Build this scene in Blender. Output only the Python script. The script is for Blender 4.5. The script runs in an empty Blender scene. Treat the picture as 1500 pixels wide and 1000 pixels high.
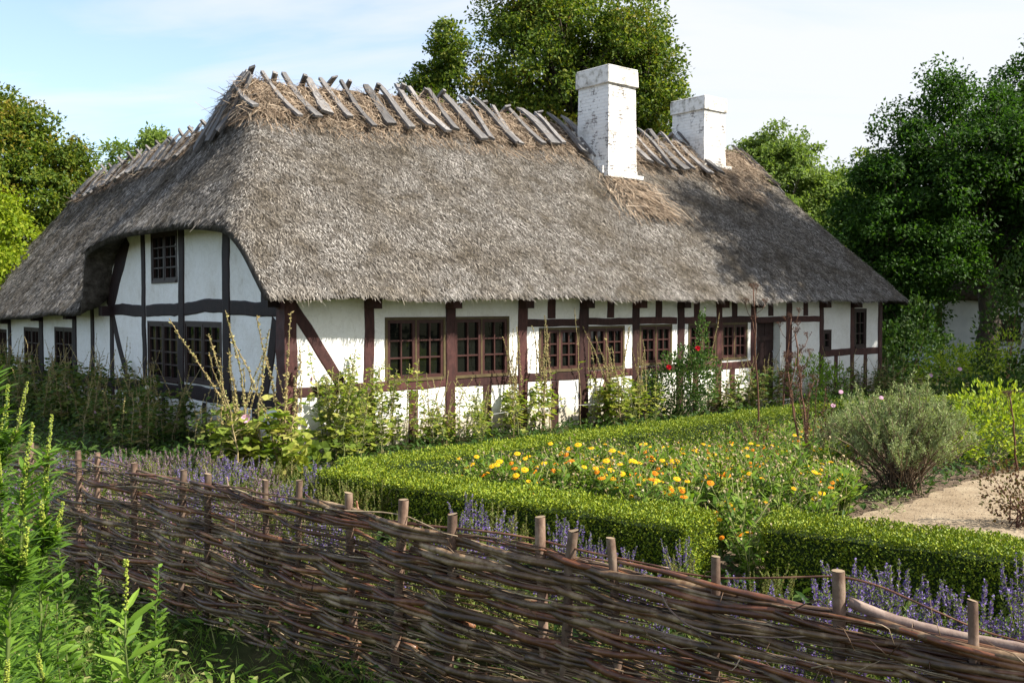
import bpy, math, random
import numpy as np
from mathutils import Vector, Matrix, Euler

rng = np.random.default_rng(11)
random.seed(11)
SC = bpy.context.scene
COL = SC.collection
R = math.radians
U = rng.uniform

# ------------------------------------------------------------------ frame
# camera stands at the origin, 2.1 m up, looking along +Y
FL, EYE, PITCH = 1417.0, 2.1, math.atan(52 / 1417.0)
TH = R(39.8)
HC = np.array([-3.152, 13.467, 0.0])                 # near corner of the house
DR = np.array([math.cos(TH), math.sin(TH), 0])       # along the long front
DL = np.array([-math.sin(TH), math.cos(TH), 0])      # along the gable


def ray(px, py):
    a, b = (px - 750) / FL, -(py - 500) / FL
    return np.array([a, math.cos(PITCH) + b * math.sin(PITCH), -math.sin(PITCH) + b * math.cos(PITCH)])


def ground(px, py, z=0.0):
    r = ray(px, py)
    return np.array([0, 0, EYE]) + r * ((z - EYE) / r[2])


def depth(px, py, d):
    r = ray(px, py)
    return np.array([0, 0, EYE]) + r * (d / r[1])


def hw(x, y, z=0.0):
    return HC + DR * x + DL * y + np.array([0, 0, z])


def lin(r, g, b):
    f = lambda c: c / 12.92 if c <= 0.04045 else ((c + 0.055) / 1.055) ** 2.4
    return (f(r / 255), f(g / 255), f(b / 255), 1)


# ------------------------------------------------------------------ mesh builder
class MB:
    def __init__(s):
        s.v, s.fv, s.fs, s.fm, s.sm, s.n = [], [], [], [], [], 0

    def add(s, verts, faces, mat=0, smooth=False):
        verts = np.asarray(verts, float).reshape(-1, 3)
        if not isinstance(faces, (list, tuple)) or not faces or not isinstance(faces[0], np.ndarray):
            faces = [np.asarray(faces, int)]
        for f in faces:
            if f.ndim == 1:
                f = f[None]
            s.fv.append((f + s.n).ravel())
            s.fs.append(np.full(len(f), f.shape[1]))
            s.fm.append(np.full(len(f), mat))
            s.sm.append(np.full(len(f), smooth))
        s.v.append(verts)
        s.n += len(verts)

    def mesh(s, name):
        me = bpy.data.meshes.new(name)
        v = np.concatenate(s.v); fv = np.concatenate(s.fv).astype(np.int32); fs = np.concatenate(s.fs).astype(np.int32)
        me.vertices.add(len(v)); me.vertices.foreach_set('co', v.astype(np.float32).ravel())
        me.loops.add(len(fv)); me.loops.foreach_set('vertex_index', fv)
        me.polygons.add(len(fs))
        st = np.zeros(len(fs), np.int32); st[1:] = np.cumsum(fs)[:-1]
        me.polygons.foreach_set('loop_start', st)
        me.polygons.foreach_set('material_index', np.concatenate(s.fm).astype(np.int32))
        me.polygons.foreach_set('use_smooth', np.concatenate(s.sm).astype(bool))
        me.update(calc_edges=True)
        me.validate()
        return me

    def build(s, name, mats, parent=None, loc=None):
        me = s.mesh(name)
        for m in (mats if isinstance(mats, (list, tuple)) else [mats]):
            me.materials.append(m)
        return link(name, me, parent, loc)

    # --- shapes
    def box(s, lo, hi, mat=0, fn=None):
        lo, hi = np.minimum(lo, hi), np.maximum(lo, hi)
        v = np.array([[x, y, z] for z in (lo[2], hi[2]) for y in (lo[1], hi[1]) for x in (lo[0], hi[0])], float)
        f = np.array([[0, 2, 3, 1], [4, 5, 7, 6], [0, 1, 5, 4], [2, 6, 7, 3], [0, 4, 6, 2], [1, 3, 7, 5]])
        if fn:
            v = np.array([fn(*p) for p in v])
            if np.dot(np.cross(v[1] - v[0], v[2] - v[0]), v[4] - v[0]) < 0:
                f = f[:, ::-1]
        s.add(v, f, mat)

    def tube(s, pts, rad, n=5, mat=0, smooth=True, cap=True):
        p = np.asarray(pts, float); k = len(p)
        r = np.broadcast_to(np.asarray(rad, float), (k,))
        t = np.gradient(p, axis=0); t /= np.linalg.norm(t, axis=1)[:, None] + 1e-9
        ref = np.eye(3)[np.argmin(np.abs(t).max(0))]
        a = np.cross(t, ref); a /= np.linalg.norm(a, axis=1)[:, None] + 1e-9
        b = np.cross(t, a)
        th = np.arange(n) * 2 * math.pi / n
        v = p[:, None] + r[:, None, None] * (np.cos(th)[None, :, None] * a[:, None] + np.sin(th)[None, :, None] * b[:, None])
        i = np.arange(k - 1)[:, None] * n; j = np.arange(n)[None]; j2 = (j + 1) % n
        f = np.stack([i + j, i + j2, i + n + j2, i + n + j], -1).reshape(-1, 4)
        fs = [f]
        if cap:
            fs.append(np.arange(n)[None, ::-1] + 0); fs.append(np.arange(n)[None] + (k - 1) * n)
        s.add(v.reshape(-1, 3), fs, mat, smooth)

    def inst(s, tm, P, D, N, L, W, mat=0, smooth=False):
        tv, tf = tm
        P = np.asarray(P, float); n = len(P)
        if n == 0:
            return
        D = unit(np.broadcast_to(D, P.shape)); N = np.broadcast_to(N, P.shape)
        B = unit(np.cross(N, D)); N = np.cross(D, B)
        L = np.broadcast_to(L, (n,))[:, None, None]; W = np.broadcast_to(W, (n,))[:, None, None]
        v = P[:, None] + L * tv[None, :, 0, None] * D[:, None] + W * (tv[None, :, 1, None] * B[:, None] + tv[None, :, 2, None] * N[:, None])
        k = len(tv); off = (np.arange(n) * k)[:, None, None]
        s.add(v.reshape(-1, 3), [(off + f[None]).reshape(-1, f.shape[1]) for f in tf], mat, smooth)


def unit(a):
    a = np.asarray(a, float)
    return a / (np.linalg.norm(a, axis=-1, keepdims=True) + 1e-9)


def rdir(n):
    return unit(rng.normal(size=(n, 3)))


def link(name, me, parent=None, loc=None):
    o = bpy.data.objects.new(name, me)
    COL.objects.link(o)
    if parent is not None:
        o.parent = parent
    if loc is not None:
        o.location = tuple(loc)
    return o


def tag(o, label=None, cat=None, group=None, kind=None):
    for k, v in (('label', label), ('category', cat), ('group', group), ('kind', kind)):
        if v:
            o[k] = v
    return o


def empty(name, loc=(0, 0, 0), rz=0, label=None, cat=None, group=None, scale=1):
    o = bpy.data.objects.new(name, None)
    COL.objects.link(o)
    o.location = tuple(loc); o.rotation_euler = (0, 0, rz); o.scale = (scale,) * 3 if np.isscalar(scale) else scale
    o.empty_display_size = 0.1
    return tag(o, label, cat, group)


def dup(root, loc, rz=0, scale=1, label=None, group=None, tilt=(0, 0)):
    def cp(o, par):
        c = o.copy(); COL.objects.link(c); c.parent = par
        for ch in o.children:
            cp(ch, c)
        return c
    c = cp(root, None)
    c.location = tuple(loc); c.rotation_euler = (tilt[0], tilt[1], rz)
    c.scale = (scale,) * 3 if np.isscalar(scale) else scale
    if label: c['label'] = label
    if group: c['group'] = group
    return c


class Protos:
    """first use of a prototype moves it, later uses copy it"""
    def __init__(s, makers): s.m = [[mk, None] for mk in makers]
    def put(s, i, loc, rz=0, scale=1, label=None, group=None, tilt=(0, 0)):
        e = s.m[i % len(s.m)]
        if e[1] is None:
            o = e[1] = e[0]()
            o.location = tuple(loc); o.rotation_euler = (tilt[0], tilt[1], rz)
            o.scale = (scale,) * 3 if np.isscalar(scale) else scale
            if label: o['label'] = label
            if group: o['group'] = group
            return o
        return dup(e[1], loc, rz, scale, label, group, tilt)


A = lambda *r: np.array(r)
T_LEAF = (A([0, 0, 0], [.45, -.5, .13], [1, 0, -.04], [.45, .5, .13]), [A([0, 1, 2, 3])])
T_FOLD = (A([0, 0, 0], [.3, -.42, .1], [.3, .42, .1], [.3, 0, 0], [.68, -.36, .02], [.68, .36, .02], [.68, 0, -.08], [1, 0, -.25]),
          [A([0, 3, 1], [0, 2, 3], [4, 6, 7], [6, 5, 7]), A([1, 3, 6, 4], [3, 2, 5, 6])])
T_LANCE = (A([0, -.12, 0], [0, .12, 0], [.35, -.5, .05], [.35, .5, .05], [.7, -.4, -.1], [.7, .4, -.1], [1, 0, -.45]),
           [A([0, 1, 3, 2], [2, 3, 5, 4]), A([4, 5, 6])])
_pa = np.linspace(-2.5, 2.5, 9)
_pr = np.array([.55, .50, .62, .50, .66, .50, .62, .50, .55])
T_PALM = (np.vstack([[.42, 0, -.06]] + [[.45 + .85 * _pr[i] * math.cos(_pa[i]), 1.1 * _pr[i] * math.sin(_pa[i]), .06 * (i % 2) + .05] for i in range(9)]),
          [np.array([[0, i + 1, i + 2] for i in range(8)])])
T_BLADE = (A([0, -.5, 0], [0, .5, 0], [1, .3, 0], [1, -.3, 0]), [A([0, 1, 2, 3])])
T_BALL = (A([.5, 0, 0], [-.5, 0, 0], [0, .5, 0], [0, -.5, 0], [0, 0, .5], [0, 0, -.5]),
          [A([0, 2, 4], [2, 1, 4], [1, 3, 4], [3, 0, 4], [2, 0, 5], [1, 2, 5], [3, 1, 5], [0, 3, 5])])
_n = 16
T_DAISY = (np.vstack([[[0.10, 0, 0]]] + [[[(.0 if i % 2 else .05), (.5 if i % 2 == 0 else .40) * math.cos(i * math.pi / _n), (.5 if i % 2 == 0 else .40) * math.sin(i * math.pi / _n)]] for i in range(2 * _n)]),
           [np.array([[0, 1 + i, 1 + (i + 1) % (2 * _n)] for i in range(2 * _n)])])
T_CUP = (np.vstack([[[0, 0, 0]]] + [[[.42 + .08 * (i % 2), .5 * math.cos(i * math.pi / 5), .5 * math.sin(i * math.pi / 5)]] for i in range(10)]),
         [np.array([[0, 1 + i, 1 + (i + 1) % 10] for i in range(10)])])
Z1 = np.array([0, 0, 1.0])


# ------------------------------------------------------------------ materials
def newmat(name):
    m = bpy.data.materials.new(name); m.use_nodes = True
    nt = m.node_tree
    b = nt.nodes['Principled BSDF']
    return m, nt, b, nt.nodes['Material Output']


def node(nt, t, **kw):
    n = nt.nodes.new(t)
    for k, v in kw.items():
        if k.startswith('i_'):
            n.inputs[k[2:].replace('_', ' ')].default_value = v
        else:
            setattr(n, k, v)
    return n


def ramp(nt, fac, stops):
    r = nt.nodes.new('ShaderNodeValToRGB')
    e = r.color_ramp.elements
    while len(e) > 1:
        e.remove(e[-1])
    e[0].position = stops[0][0]; e[0].color = (*stops[0][1][:3], 1)
    for p, c in stops[1:]:
        q = e.new(p); q.color = (*c[:3], 1)
    nt.links.new(fac, r.inputs[0])
    return r.outputs[0]


def noise(nt, scale, detail=4, rough=.6, vec=None, mapscale=None, coord='Object', dist=0):
    tc = node(nt, 'ShaderNodeTexCoord')
    out = tc.outputs[coord]
    if mapscale:
        mp = node(nt, 'ShaderNodeMapping'); mp.inputs['Scale'].default_value = mapscale
        nt.links.new(out, mp.inputs[0]); out = mp.outputs[0]
    n = node(nt, 'ShaderNodeTexNoise')
    n.inputs['Scale'].default_value = scale; n.inputs['Detail'].default_value = detail
    n.inputs['Roughness'].default_value = rough; n.inputs['Distortion'].default_value = dist
    nt.links.new(out, n.inputs['Vector'])
    return n.outputs['Fac']


def mixc(nt, fac, a, b, mode='MIX'):
    m = node(nt, 'ShaderNodeMix', data_type='RGBA', blend_type=mode)
    for s, v in ((0, fac), (6, a), (7, b)):
        if hasattr(v, 'links') or isinstance(v, bpy.types.NodeSocket):
            nt.links.new(v, m.inputs[s])
        else:
            m.inputs[s].default_value = v if s == 0 else (*v[:3], 1)
    return m.outputs[2]


def bump(nt, b, h, strength=.5, dist=.02):
    n = node(nt, 'ShaderNodeBump'); n.inputs['Strength'].default_value = strength; n.inputs['Distance'].default_value = dist
    nt.links.new(h, n.inputs['Height']); nt.links.new(n.outputs[0], b.inputs['Normal'])


def leafmat(name, stops, rough=.5, transl=.35, spec=.35, tmul=1.3, obj=False):
    spec *= .55; rough = min(.7, rough + .08)
    stops = [(r_ * 1.0, g_ * 1.0, b_ * .72) if g_ > r_ and g_ > b_ and 'sage' not in name and 'grey' not in name else (r_, g_, b_) for r_, g_, b_ in stops]
    m, nt, b, out = newmat(name)
    g = node(nt, 'ShaderNodeNewGeometry')
    fac = g.outputs['Random Per Island']
    n = len(stops)
    c = ramp(nt, fac, [(i / max(1, n - 1), s) for i, s in enumerate(stops)])
    # slow patches of tone through the plant
    pn = noise(nt, .8, 2, coord='Object')
    v = node(nt, 'ShaderNodeMapRange'); v.inputs[3].default_value = .7; v.inputs[4].default_value = 1.3
    nt.links.new(pn, v.inputs[0])
    h = node(nt, 'ShaderNodeHueSaturation'); nt.links.new(c, h.inputs['Color']); nt.links.new(v.outputs[0], h.inputs['Value'])
    c = h.outputs[0]
    nt.links.new(c, b.inputs['Base Color'])
    b.inputs['Roughness'].default_value = rough
    b.inputs['Specular IOR Level'].default_value = spec
    if transl:
        t = node(nt, 'ShaderNodeBsdfTranslucent')
        c2 = mixc(nt, 1.0, c, (tmul * 1.1, tmul * 1.15, tmul * .6), 'MULTIPLY')
        nt.links.new(c2, t.inputs[0])
        mx = node(nt, 'ShaderNodeMixShader'); mx.inputs[0].default_value = transl
        nt.links.new(b.outputs[0], mx.inputs[1]); nt.links.new(t.outputs[0], mx.inputs[2])
        nt.links.new(mx.outputs[0], out.inputs[0])
    return m


def solidmat(name, stops, scale=8, mapscale=None, rough=.8, bmp=.3, bdist=.01, bscale=None, spec=.3, obj=False, detail=5, lo=.3, hi=.7):
    m, nt, b, out = newmat(name)
    f = noise(nt, scale, detail, .65, mapscale=mapscale)
    n = len(stops)
    c = ramp(nt, f, [(lo + (hi - lo) * i / max(1, n - 1), s) for i, s in enumerate(stops)])
    if obj:
        oi = node(nt, 'ShaderNodeObjectInfo')
        v = node(nt, 'ShaderNodeMapRange'); v.inputs[3].default_value = .6; v.inputs[4].default_value = 1.45
        nt.links.new(oi.outputs['Random'], v.inputs[0])
        h = node(nt, 'ShaderNodeHueSaturation'); nt.links.new(c, h.inputs['Color']); nt.links.new(v.outputs[0], h.inputs['Value'])
        c = h.outputs[0]
    nt.links.new(c, b.inputs['Base Color'])
    b.inputs['Roughness'].default_value = rough; b.inputs['Specular IOR Level'].default_value = spec
    if bmp:
        bump(nt, b, noise(nt, bscale or scale * 2, 6, .7, mapscale=mapscale), bmp, bdist)
    return m


def islandmat(name, stops, rough=.7, spec=.25, scale=20):
    m, nt, b, out = newmat(name)
    g = node(nt, 'ShaderNodeNewGeometry'); n = len(stops)
    c = ramp(nt, g.outputs['Random Per Island'], [(i / max(1, n - 1), s) for i, s in enumerate(stops)])
    f = noise(nt, scale, 4)
    v = node(nt, 'ShaderNodeMapRange'); v.inputs[1].default_value = .3; v.inputs[2].default_value = .7; v.inputs[3].default_value = .6; v.inputs[4].default_value = 1.3
    nt.links.new(f, v.inputs[0])
    h = node(nt, 'ShaderNodeHueSaturation'); nt.links.new(c, h.inputs['Color']); nt.links.new(v.outputs[0], h.inputs['Value'])
    nt.links.new(h.outputs[0], b.inputs['Base Color'])
    b.inputs['Roughness'].default_value = rough; b.inputs['Specular IOR Level'].default_value = spec
    return m


M = {}
def plaster():
    m, nt, b, out = newmat('white_lime_plaster')
    c = ramp(nt, noise(nt, 1.5, 6, .7), [(.28, (.62, .59, .52)), (.40, (.79, .77, .72)), (.58, (.86, .85, .815))])
    # earth splashed up from the bed, in an uneven tide line
    tc = node(nt, 'ShaderNodeTexCoord'); sp = node(nt, 'ShaderNodeSeparateXYZ'); nt.links.new(tc.outputs['Object'], sp.inputs[0])
    a = node(nt, 'ShaderNodeMath', operation='MULTIPLY_ADD'); nt.links.new(noise(nt, 3.5, 5, .7), a.inputs[0]); a.inputs[1].default_value = -.55; nt.links.new(sp.outputs[2], a.inputs[2])
    d = ramp(nt, a.outputs[0], [(0, (.85,) * 3), (.05, (.45,) * 3), (.22, (0, 0, 0))])
    c = mixc(nt, d, c, (.40, .34, .25))
    cr = ramp(nt, noise(nt, 2.2, 8, .75, dist=1.5), [(.485, (0, 0, 0)), (.5, (.35,) * 3), (.515, (0, 0, 0))])
    c = mixc(nt, cr, c, (.45, .42, .37))
    nt.links.new(c, b.inputs['Base Color']); b.inputs['Roughness'].default_value = .9; b.inputs['Specular IOR Level'].default_value = .1
    bump(nt, b, noise(nt, 5, 7, .6), .6, .03)
    return m


M['plaster'] = plaster()
M['timber'] = solidmat('red_brown_timber', [(.028, .010, .009), (.050, .018, .016), (.074, .028, .024)], scale=6, mapscale=(2.5, 2.5, 1), rough=.6, bmp=.5, bdist=.008, bscale=22, obj=True)
M['timber_shade'] = solidmat('shaded_red_brown_timber', [(.008, .004, .004), (.016, .007, .007), (.026, .012, .011)], scale=6, rough=.65, bmp=.5, bdist=.008, bscale=22)  # copy of the red-brown timber with the gable's shade put into its colour
M['sash'] = solidmat('red_brown_sash', [(.036, .014, .012), (.058, .022, .018)], scale=12, rough=.5, bmp=.2, bdist=.003)
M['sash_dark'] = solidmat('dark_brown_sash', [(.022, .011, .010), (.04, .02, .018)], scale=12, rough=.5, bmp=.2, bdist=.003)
M['trim'] = solidmat('olive_trim', [(.06, .042, .02), (.11, .085, .036)], scale=10, rough=.6, bmp=.2, bdist=.003)
M['door'] = solidmat('dark_door', [(.02, .009, .008), (.035, .014, .012)], scale=5, mapscale=(6, 6, .6), rough=.6, bmp=.4, bdist=.01)
M['thatch'] = solidmat('weathered_thatch', [(.04, .034, .028), (.09, .078, .066), (.16, .143, .124)], scale=9, rough=.95, bmp=1.0, bdist=.05, bscale=26, spec=.1, detail=8)
def strawmat():
    m, nt, b, out = newmat('thatch_straw')
    g = node(nt, 'ShaderNodeNewGeometry')
    c = ramp(nt, g.outputs['Random Per Island'], [(0, (.03, .027, .024)), (.15, (.078, .071, .064)), (.45, (.158, .146, .133)), (.8, (.245, .23, .214)), (1, (.42, .40, .375))])
    # old repairs, moss and washed-out patches
    p1 = ramp(nt, noise(nt, .75, 5, .6), [(.34, (.50, .44, .34)), (.46, (.92, .88, .82)), (.54, (1, .99, .97)), (.66, (1.32, 1.31, 1.30))])
    p2 = ramp(nt, noise(nt, 3.2, 4, .6), [(.34, (.60, .56, .49)), (.50, (1, 1, 1)), (.68, (1.25, 1.24, 1.22))])
    c = mixc(nt, 1, mixc(nt, 1, c, p1, 'MULTIPLY'), p2, 'MULTIPLY')
    nt.links.new(c, b.inputs['Base Color']); b.inputs['Roughness'].default_value = .8; b.inputs['Specular IOR Level'].default_value = .2
    return m


M['thatch_blade'] = strawmat()
M['ridge_core'] = solidmat('straw_ridge', [(.05, .035, .022), (.13, .092, .06), (.21, .155, .105)], scale=14, rough=.9, bmp=1.0, bdist=.05, bscale=30, spec=.1)
M['ridge_blade'] = islandmat('loose_straw', [(.07, .047, .028), (.175, .122, .08), (.29, .215, .148), (.43, .345, .255)], rough=.7, spec=.25, scale=3)
M['board'] = solidmat('grey_weathered_oak', [(.06, .057, .058), (.14, .132, .13), (.25, .236, .226)], scale=5, mapscale=(1, 9, 9), rough=.8, bmp=.6, bdist=.012, bscale=8, obj=True)
M['glass'] = newmat('window_glass')[0]
_b = M['glass'].node_tree.nodes['Principled BSDF']
_b.inputs['Base Color'].default_value = (.005, .006, .005, 1); _b.inputs['Roughness'].default_value = .03; _b.inputs['Specular IOR Level'].default_value = .45
bump(M['glass'].node_tree, _b, noise(M['glass'].node_tree, 3, 2), .06, .05)


def brickwhite():
    m, nt, b, out = newmat('whitewashed_brick')
    tc = node(nt, 'ShaderNodeTexCoord'); sp = node(nt, 'ShaderNodeSeparateXYZ'); nt.links.new(tc.outputs['Object'], sp.inputs[0])
    ad = node(nt, 'ShaderNodeMath', operation='ADD'); nt.links.new(sp.outputs[0], ad.inputs[0]); nt.links.new(sp.outputs[1], ad.inputs[1])
    cb = node(nt, 'ShaderNodeCombineXYZ'); nt.links.new(ad.outputs[0], cb.inputs[0]); nt.links.new(sp.outputs[2], cb.inputs[1])
    br = node(nt, 'ShaderNodeTexBrick'); nt.links.new(cb.outputs[0], br.inputs['Vector'])
    br.inputs['Scale'].default_value = 1; br.inputs['Brick Width'].default_value = .23; br.inputs['Row Height'].default_value = .075
    br.inputs['Mortar Size'].default_value = .008; br.inputs['Mortar Smooth'].default_value = .4
    f = noise(nt, 4.5, 6, .7)
    flake = ramp(nt, f, [(.53, (0, 0, 0)), (.62, (1, 1, 1))])
    fm = mixc(nt, 1, flake, ramp(nt, noise(nt, 14, 3, mapscale=(1, 1, 5)), [(.47, (0, 0, 0)), (.55, (1, 1, 1))]), 'MULTIPLY')
    base = ramp(nt, noise(nt, 2.5, 6, .7), [(.32, (.52, .50, .47)), (.48, (.74, .725, .70)), (.65, (.79, .775, .755))])
    c = mixc(nt, fm, base, (.20, .175, .16))
    c = mixc(nt, mixc(nt, 1, br.outputs['Fac'], flake, 'MULTIPLY'), c, (.12, .105, .1))
    nt.links.new(c, b.inputs['Base Color']); b.inputs['Roughness'].default_value = .9; b.inputs['Specular IOR Level'].default_value = .15
    iv = node(nt, 'ShaderNodeMath', operation='SUBTRACT'); iv.inputs[0].default_value = 1; nt.links.new(br.outputs['Fac'], iv.inputs[1])
    bump(nt, b, iv.outputs[0], .8, .016)
    return m


M['chimney'] = brickwhite()
M['cap'] = solidmat('lichened_cap', [(.20, .18, .155), (.52, .50, .46), (.70, .68, .65)], scale=6, rough=.9, bmp=.5, bdist=.01, lo=.32, hi=.55)
M['bark'] = solidmat('tree_bark', [(.03, .024, .018), (.07, .055, .042), (.11, .09, .07)], scale=5, mapscale=(3, 3, .7), rough=.9, bmp=.8, bdist=.05)
M['stake'] = solidmat('stake_bark', [(.055, .030, .022), (.13, .082, .058), (.22, .16, .118)], scale=14, mapscale=(1, 1, .6), rough=.75, bmp=.5, bdist=.006, obj=True)
M['cut'] = solidmat('sawn_stake_top', [(.17, .12, .075), (.28, .21, .135)], scale=20, rough=.8, bmp=.2)
M['rod'] = solidmat('woven_hazel', [(.018, .009, .0045), (.095, .054, .027), (.32, .23, .14)], scale=5, rough=.42, bmp=.4, bdist=.004, spec=.5, obj=True)  # shadow and lit edges of the weave are put into these tones
M['rod_red'] = solidmat('woven_willow_red', [(.026, .008, .004), (.105, .037, .016), (.25, .125, .06)], scale=5, rough=.4, bmp=.3, bdist=.003, spec=.5, obj=True)
M['twig'] = islandmat('thin_withies', [(.014, .007, .003), (.05, .022, .010), (.10, .054, .027), (.19, .125, .072), (.40, .31, .20)], rough=.5, spec=.4)
M['pole'] = solidmat('top_pole', [(.09, .055, .046), (.19, .13, .105), (.31, .24, .195)], scale=7, rough=.6, bmp=.5, bdist=.008, spec=.4)
M['box'] = leafmat('box_leaf', [(.055, .10, .009), (.12, .175, .012), (.185, .24, .016), (.27, .295, .028)], rough=.42, transl=.10, spec=.45)
M['boxcore'] = solidmat('box_core', [(.016, .032, .005), (.03, .052, .010)], scale=20, rough=.9, bmp=.6, bdist=.03)
M['oak'] = leafmat('lime_tree_leaf', [(.032, .066, .012), (.066, .112, .018), (.115, .165, .026), (.20, .215, .038)], transl=.4)
M['oak_yel'] = leafmat('yellowing_leaf', [(.09, .11, .018), (.16, .165, .022), (.27, .20, .03)], transl=.35)
M['darktree'] = leafmat('dark_tree_leaf', [(.016, .046, .009), (.03, .078, .013), (.058, .12, .02)], transl=.4)
M['midtree'] = leafmat('pale_tree_leaf', [(.09, .15, .045), (.14, .20, .06), (.19, .25, .08)], transl=.4)
M['limeleaf'] = leafmat('lit_yellow_green_leaf', [(.13, .20, .014), (.20, .27, .022), (.30, .34, .035)], transl=.45)
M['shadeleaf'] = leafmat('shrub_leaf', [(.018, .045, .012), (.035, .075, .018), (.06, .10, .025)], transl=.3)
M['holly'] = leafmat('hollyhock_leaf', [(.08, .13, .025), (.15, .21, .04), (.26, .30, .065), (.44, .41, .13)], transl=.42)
M['hollyshade'] = leafmat('shaded_hollyhock_leaf', [(.04, .08, .022), (.075, .13, .035), (.13, .17, .05), (.20, .16, .06)], transl=.3)  # greener hollyhock leaf, darkened in colour for the plants in shade
M['rose'] = leafmat('rose_leaf', [(.03, .07, .02), (.055, .11, .03), (.10, .16, .05)], transl=.3, spec=.5, rough=.4)
M['stem'] = islandmat('green_stem', [(.10, .13, .035), (.17, .19, .06), (.28, .26, .12)], rough=.6)
M['weedstem'] = islandmat('weed_stem', [(.05, .085, .02), (.085, .12, .03), (.12, .13, .045)], rough=.6)
M['drystem'] = islandmat('dry_stem', [(.16, .11, .05), (.28, .22, .11), (.42, .35, .20)], rough=.7)
M['pod'] = islandmat('seed_pod', [(.14, .10, .04), (.28, .22, .08), (.38, .33, .14), (.20, .22, .07)], rough=.7)
M['brown'] = islandmat('brown_dead_stem', [(.05, .022, .014), (.09, .040, .024), (.14, .07, .04)], rough=.7)
M['marileaf'] = leafmat('marigold_leaf', [(.05, .105, .014), (.09, .17, .022), (.16, .25, .036), (.32, .34, .11)], transl=.35)
M['yellow'] = leafmat('yellow_petal', [(.75, .42, .008), (.85, .55, .012)], transl=.25, rough=.6, tmul=1)
M['orange'] = leafmat('orange_petal', [(.75, .20, .005), (.85, .30, .008)], transl=.25, rough=.6, tmul=1)
M['eye'] = solidmat('flower_centre', [(.30, .12, .01), (.45, .22, .02)], scale=60, rough=.9, bmp=0)
M['purple'] = leafmat('purple_floret', [(.105, .06, .23), (.17, .11, .35), (.28, .22, .47)], transl=.2, tmul=1)
M['mauve'] = leafmat('faded_mauve_floret', [(.22, .12, .24), (.34, .21, .36), (.30, .20, .18)], transl=.2, tmul=1)
M['spent'] = leafmat('spent_floret', [(.12, .10, .035), (.20, .17, .06), (.16, .20, .06)], transl=.2)
M['hyssop'] = leafmat('hyssop_leaf', [(.08, .12, .03), (.14, .19, .05), (.22, .26, .09)], transl=.3)
M['sage'] = leafmat('grey_green_leaf', [(.15, .195, .075), (.24, .295, .125), (.34, .375, .19)], transl=.2, rough=.8, spec=.1)
M['yelbush'] = leafmat('yellow_green_leaf', [(.13, .20, .02), (.22, .30, .03), (.38, .42, .05)], transl=.35)
M['redleaf'] = leafmat('dark_red_leaf', [(.06, .025, .018), (.10, .05, .025), (.09, .10, .03)], transl=.3)
M['weldleaf'] = leafmat('weld_leaf', [(.06, .13, .02), (.10, .19, .03), (.16, .27, .05)], transl=.4, spec=.4, rough=.45)
M['weldspike'] = leafmat('weld_spike', [(.20, .27, .05), (.32, .38, .08), (.42, .45, .12)], transl=.25)
M['weedleaf'] = leafmat('weed_leaf', [(.08, .16, .02), (.14, .24, .035), (.22, .33, .06)], transl=.4, spec=.4, rough=.45)
M['grassleaf'] = leafmat('grass_blade', [(.05, .11, .018), (.09, .17, .03), (.15, .24, .05), (.28, .27, .11)], transl=.35)
M['red'] = leafmat('red_petal', [(.42, .008, .02), (.6, .015, .03)], transl=.2, tmul=1)
M['pink'] = leafmat('pink_petal', [(.62, .30, .48), (.75, .48, .62)], transl=.3, tmul=1)
M['white'] = leafmat('white_petal', [(.75, .72, .66), (.8, .78, .74)], transl=.3, tmul=1)
M['wire'] = solidmat('galvanised_wire', [(.35, .35, .36), (.45, .45, .46)], scale=8, rough=.4, bmp=0)
M['cottage'] = solidmat('pale_blue_white_wall', [(.45, .50, .54), (.62, .66, .70)], scale=2, rough=.9, bmp=.2)


def groundmat(name, stops, scale, fine, rough=.95, bdist=.03):
    m, nt, b, out = newmat(name)
    c = ramp(nt, noise(nt, scale, 6, .7), [(.32 + .36 * i / (len(stops) - 1), s) for i, s in enumerate(stops)])
    f2 = noise(nt, fine, 8, .75)
    v = node(nt, 'ShaderNodeMapRange'); v.inputs[1].default_value = .25; v.inputs[2].default_value = .75; v.inputs[3].default_value = .6; v.inputs[4].default_value = 1.4
    nt.links.new(f2, v.inputs[0])
    h = node(nt, 'ShaderNodeHueSaturation'); nt.links.new(c, h.inputs['Color']); nt.links.new(v.outputs[0], h.inputs['Value'])
    nt.links.new(h.outputs[0], b.inputs['Base Color']); b.inputs['Roughness'].default_value = rough; b.inputs['Specular IOR Level'].default_value = .1
    bump(nt, b, f2, .8, bdist)
    return m


M['ground'] = groundmat('garden_ground', [(.022, .034, .008), (.042, .044, .016), (.08, .062, .036)], 1.2, 16)
M['soil'] = groundmat('bed_soil', [(.085, .060, .042), (.13, .095, .068), (.18, .14, .10)], 2.5, 22)
M['sand'] = groundmat('sandy_gravel', [(.20, .15, .098), (.275, .213, .145), (.35, .285, .20)], 2.2, 40, bdist=.02)
# ------------------------------------------------------------------ the house
HOUSE = empty('thatched_house', HC, TH, 'long white half-timbered house with a grey thatched roof and straw ridge', 'house')
LEN, WID, WEND = 15.85, 7.5, 19.6


def smin(a, b, k=.15):
    h = np.clip(.5 + .5 * (b - a) / k, 0, 1)
    return b * (1 - h) + a * h - k * h * (1 - h)


def smax(a, b, k=.3):
    return -smin(-a, -b, k)


def wshift(y):
    return -.033 * np.maximum(y - 8, 0)


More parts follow.
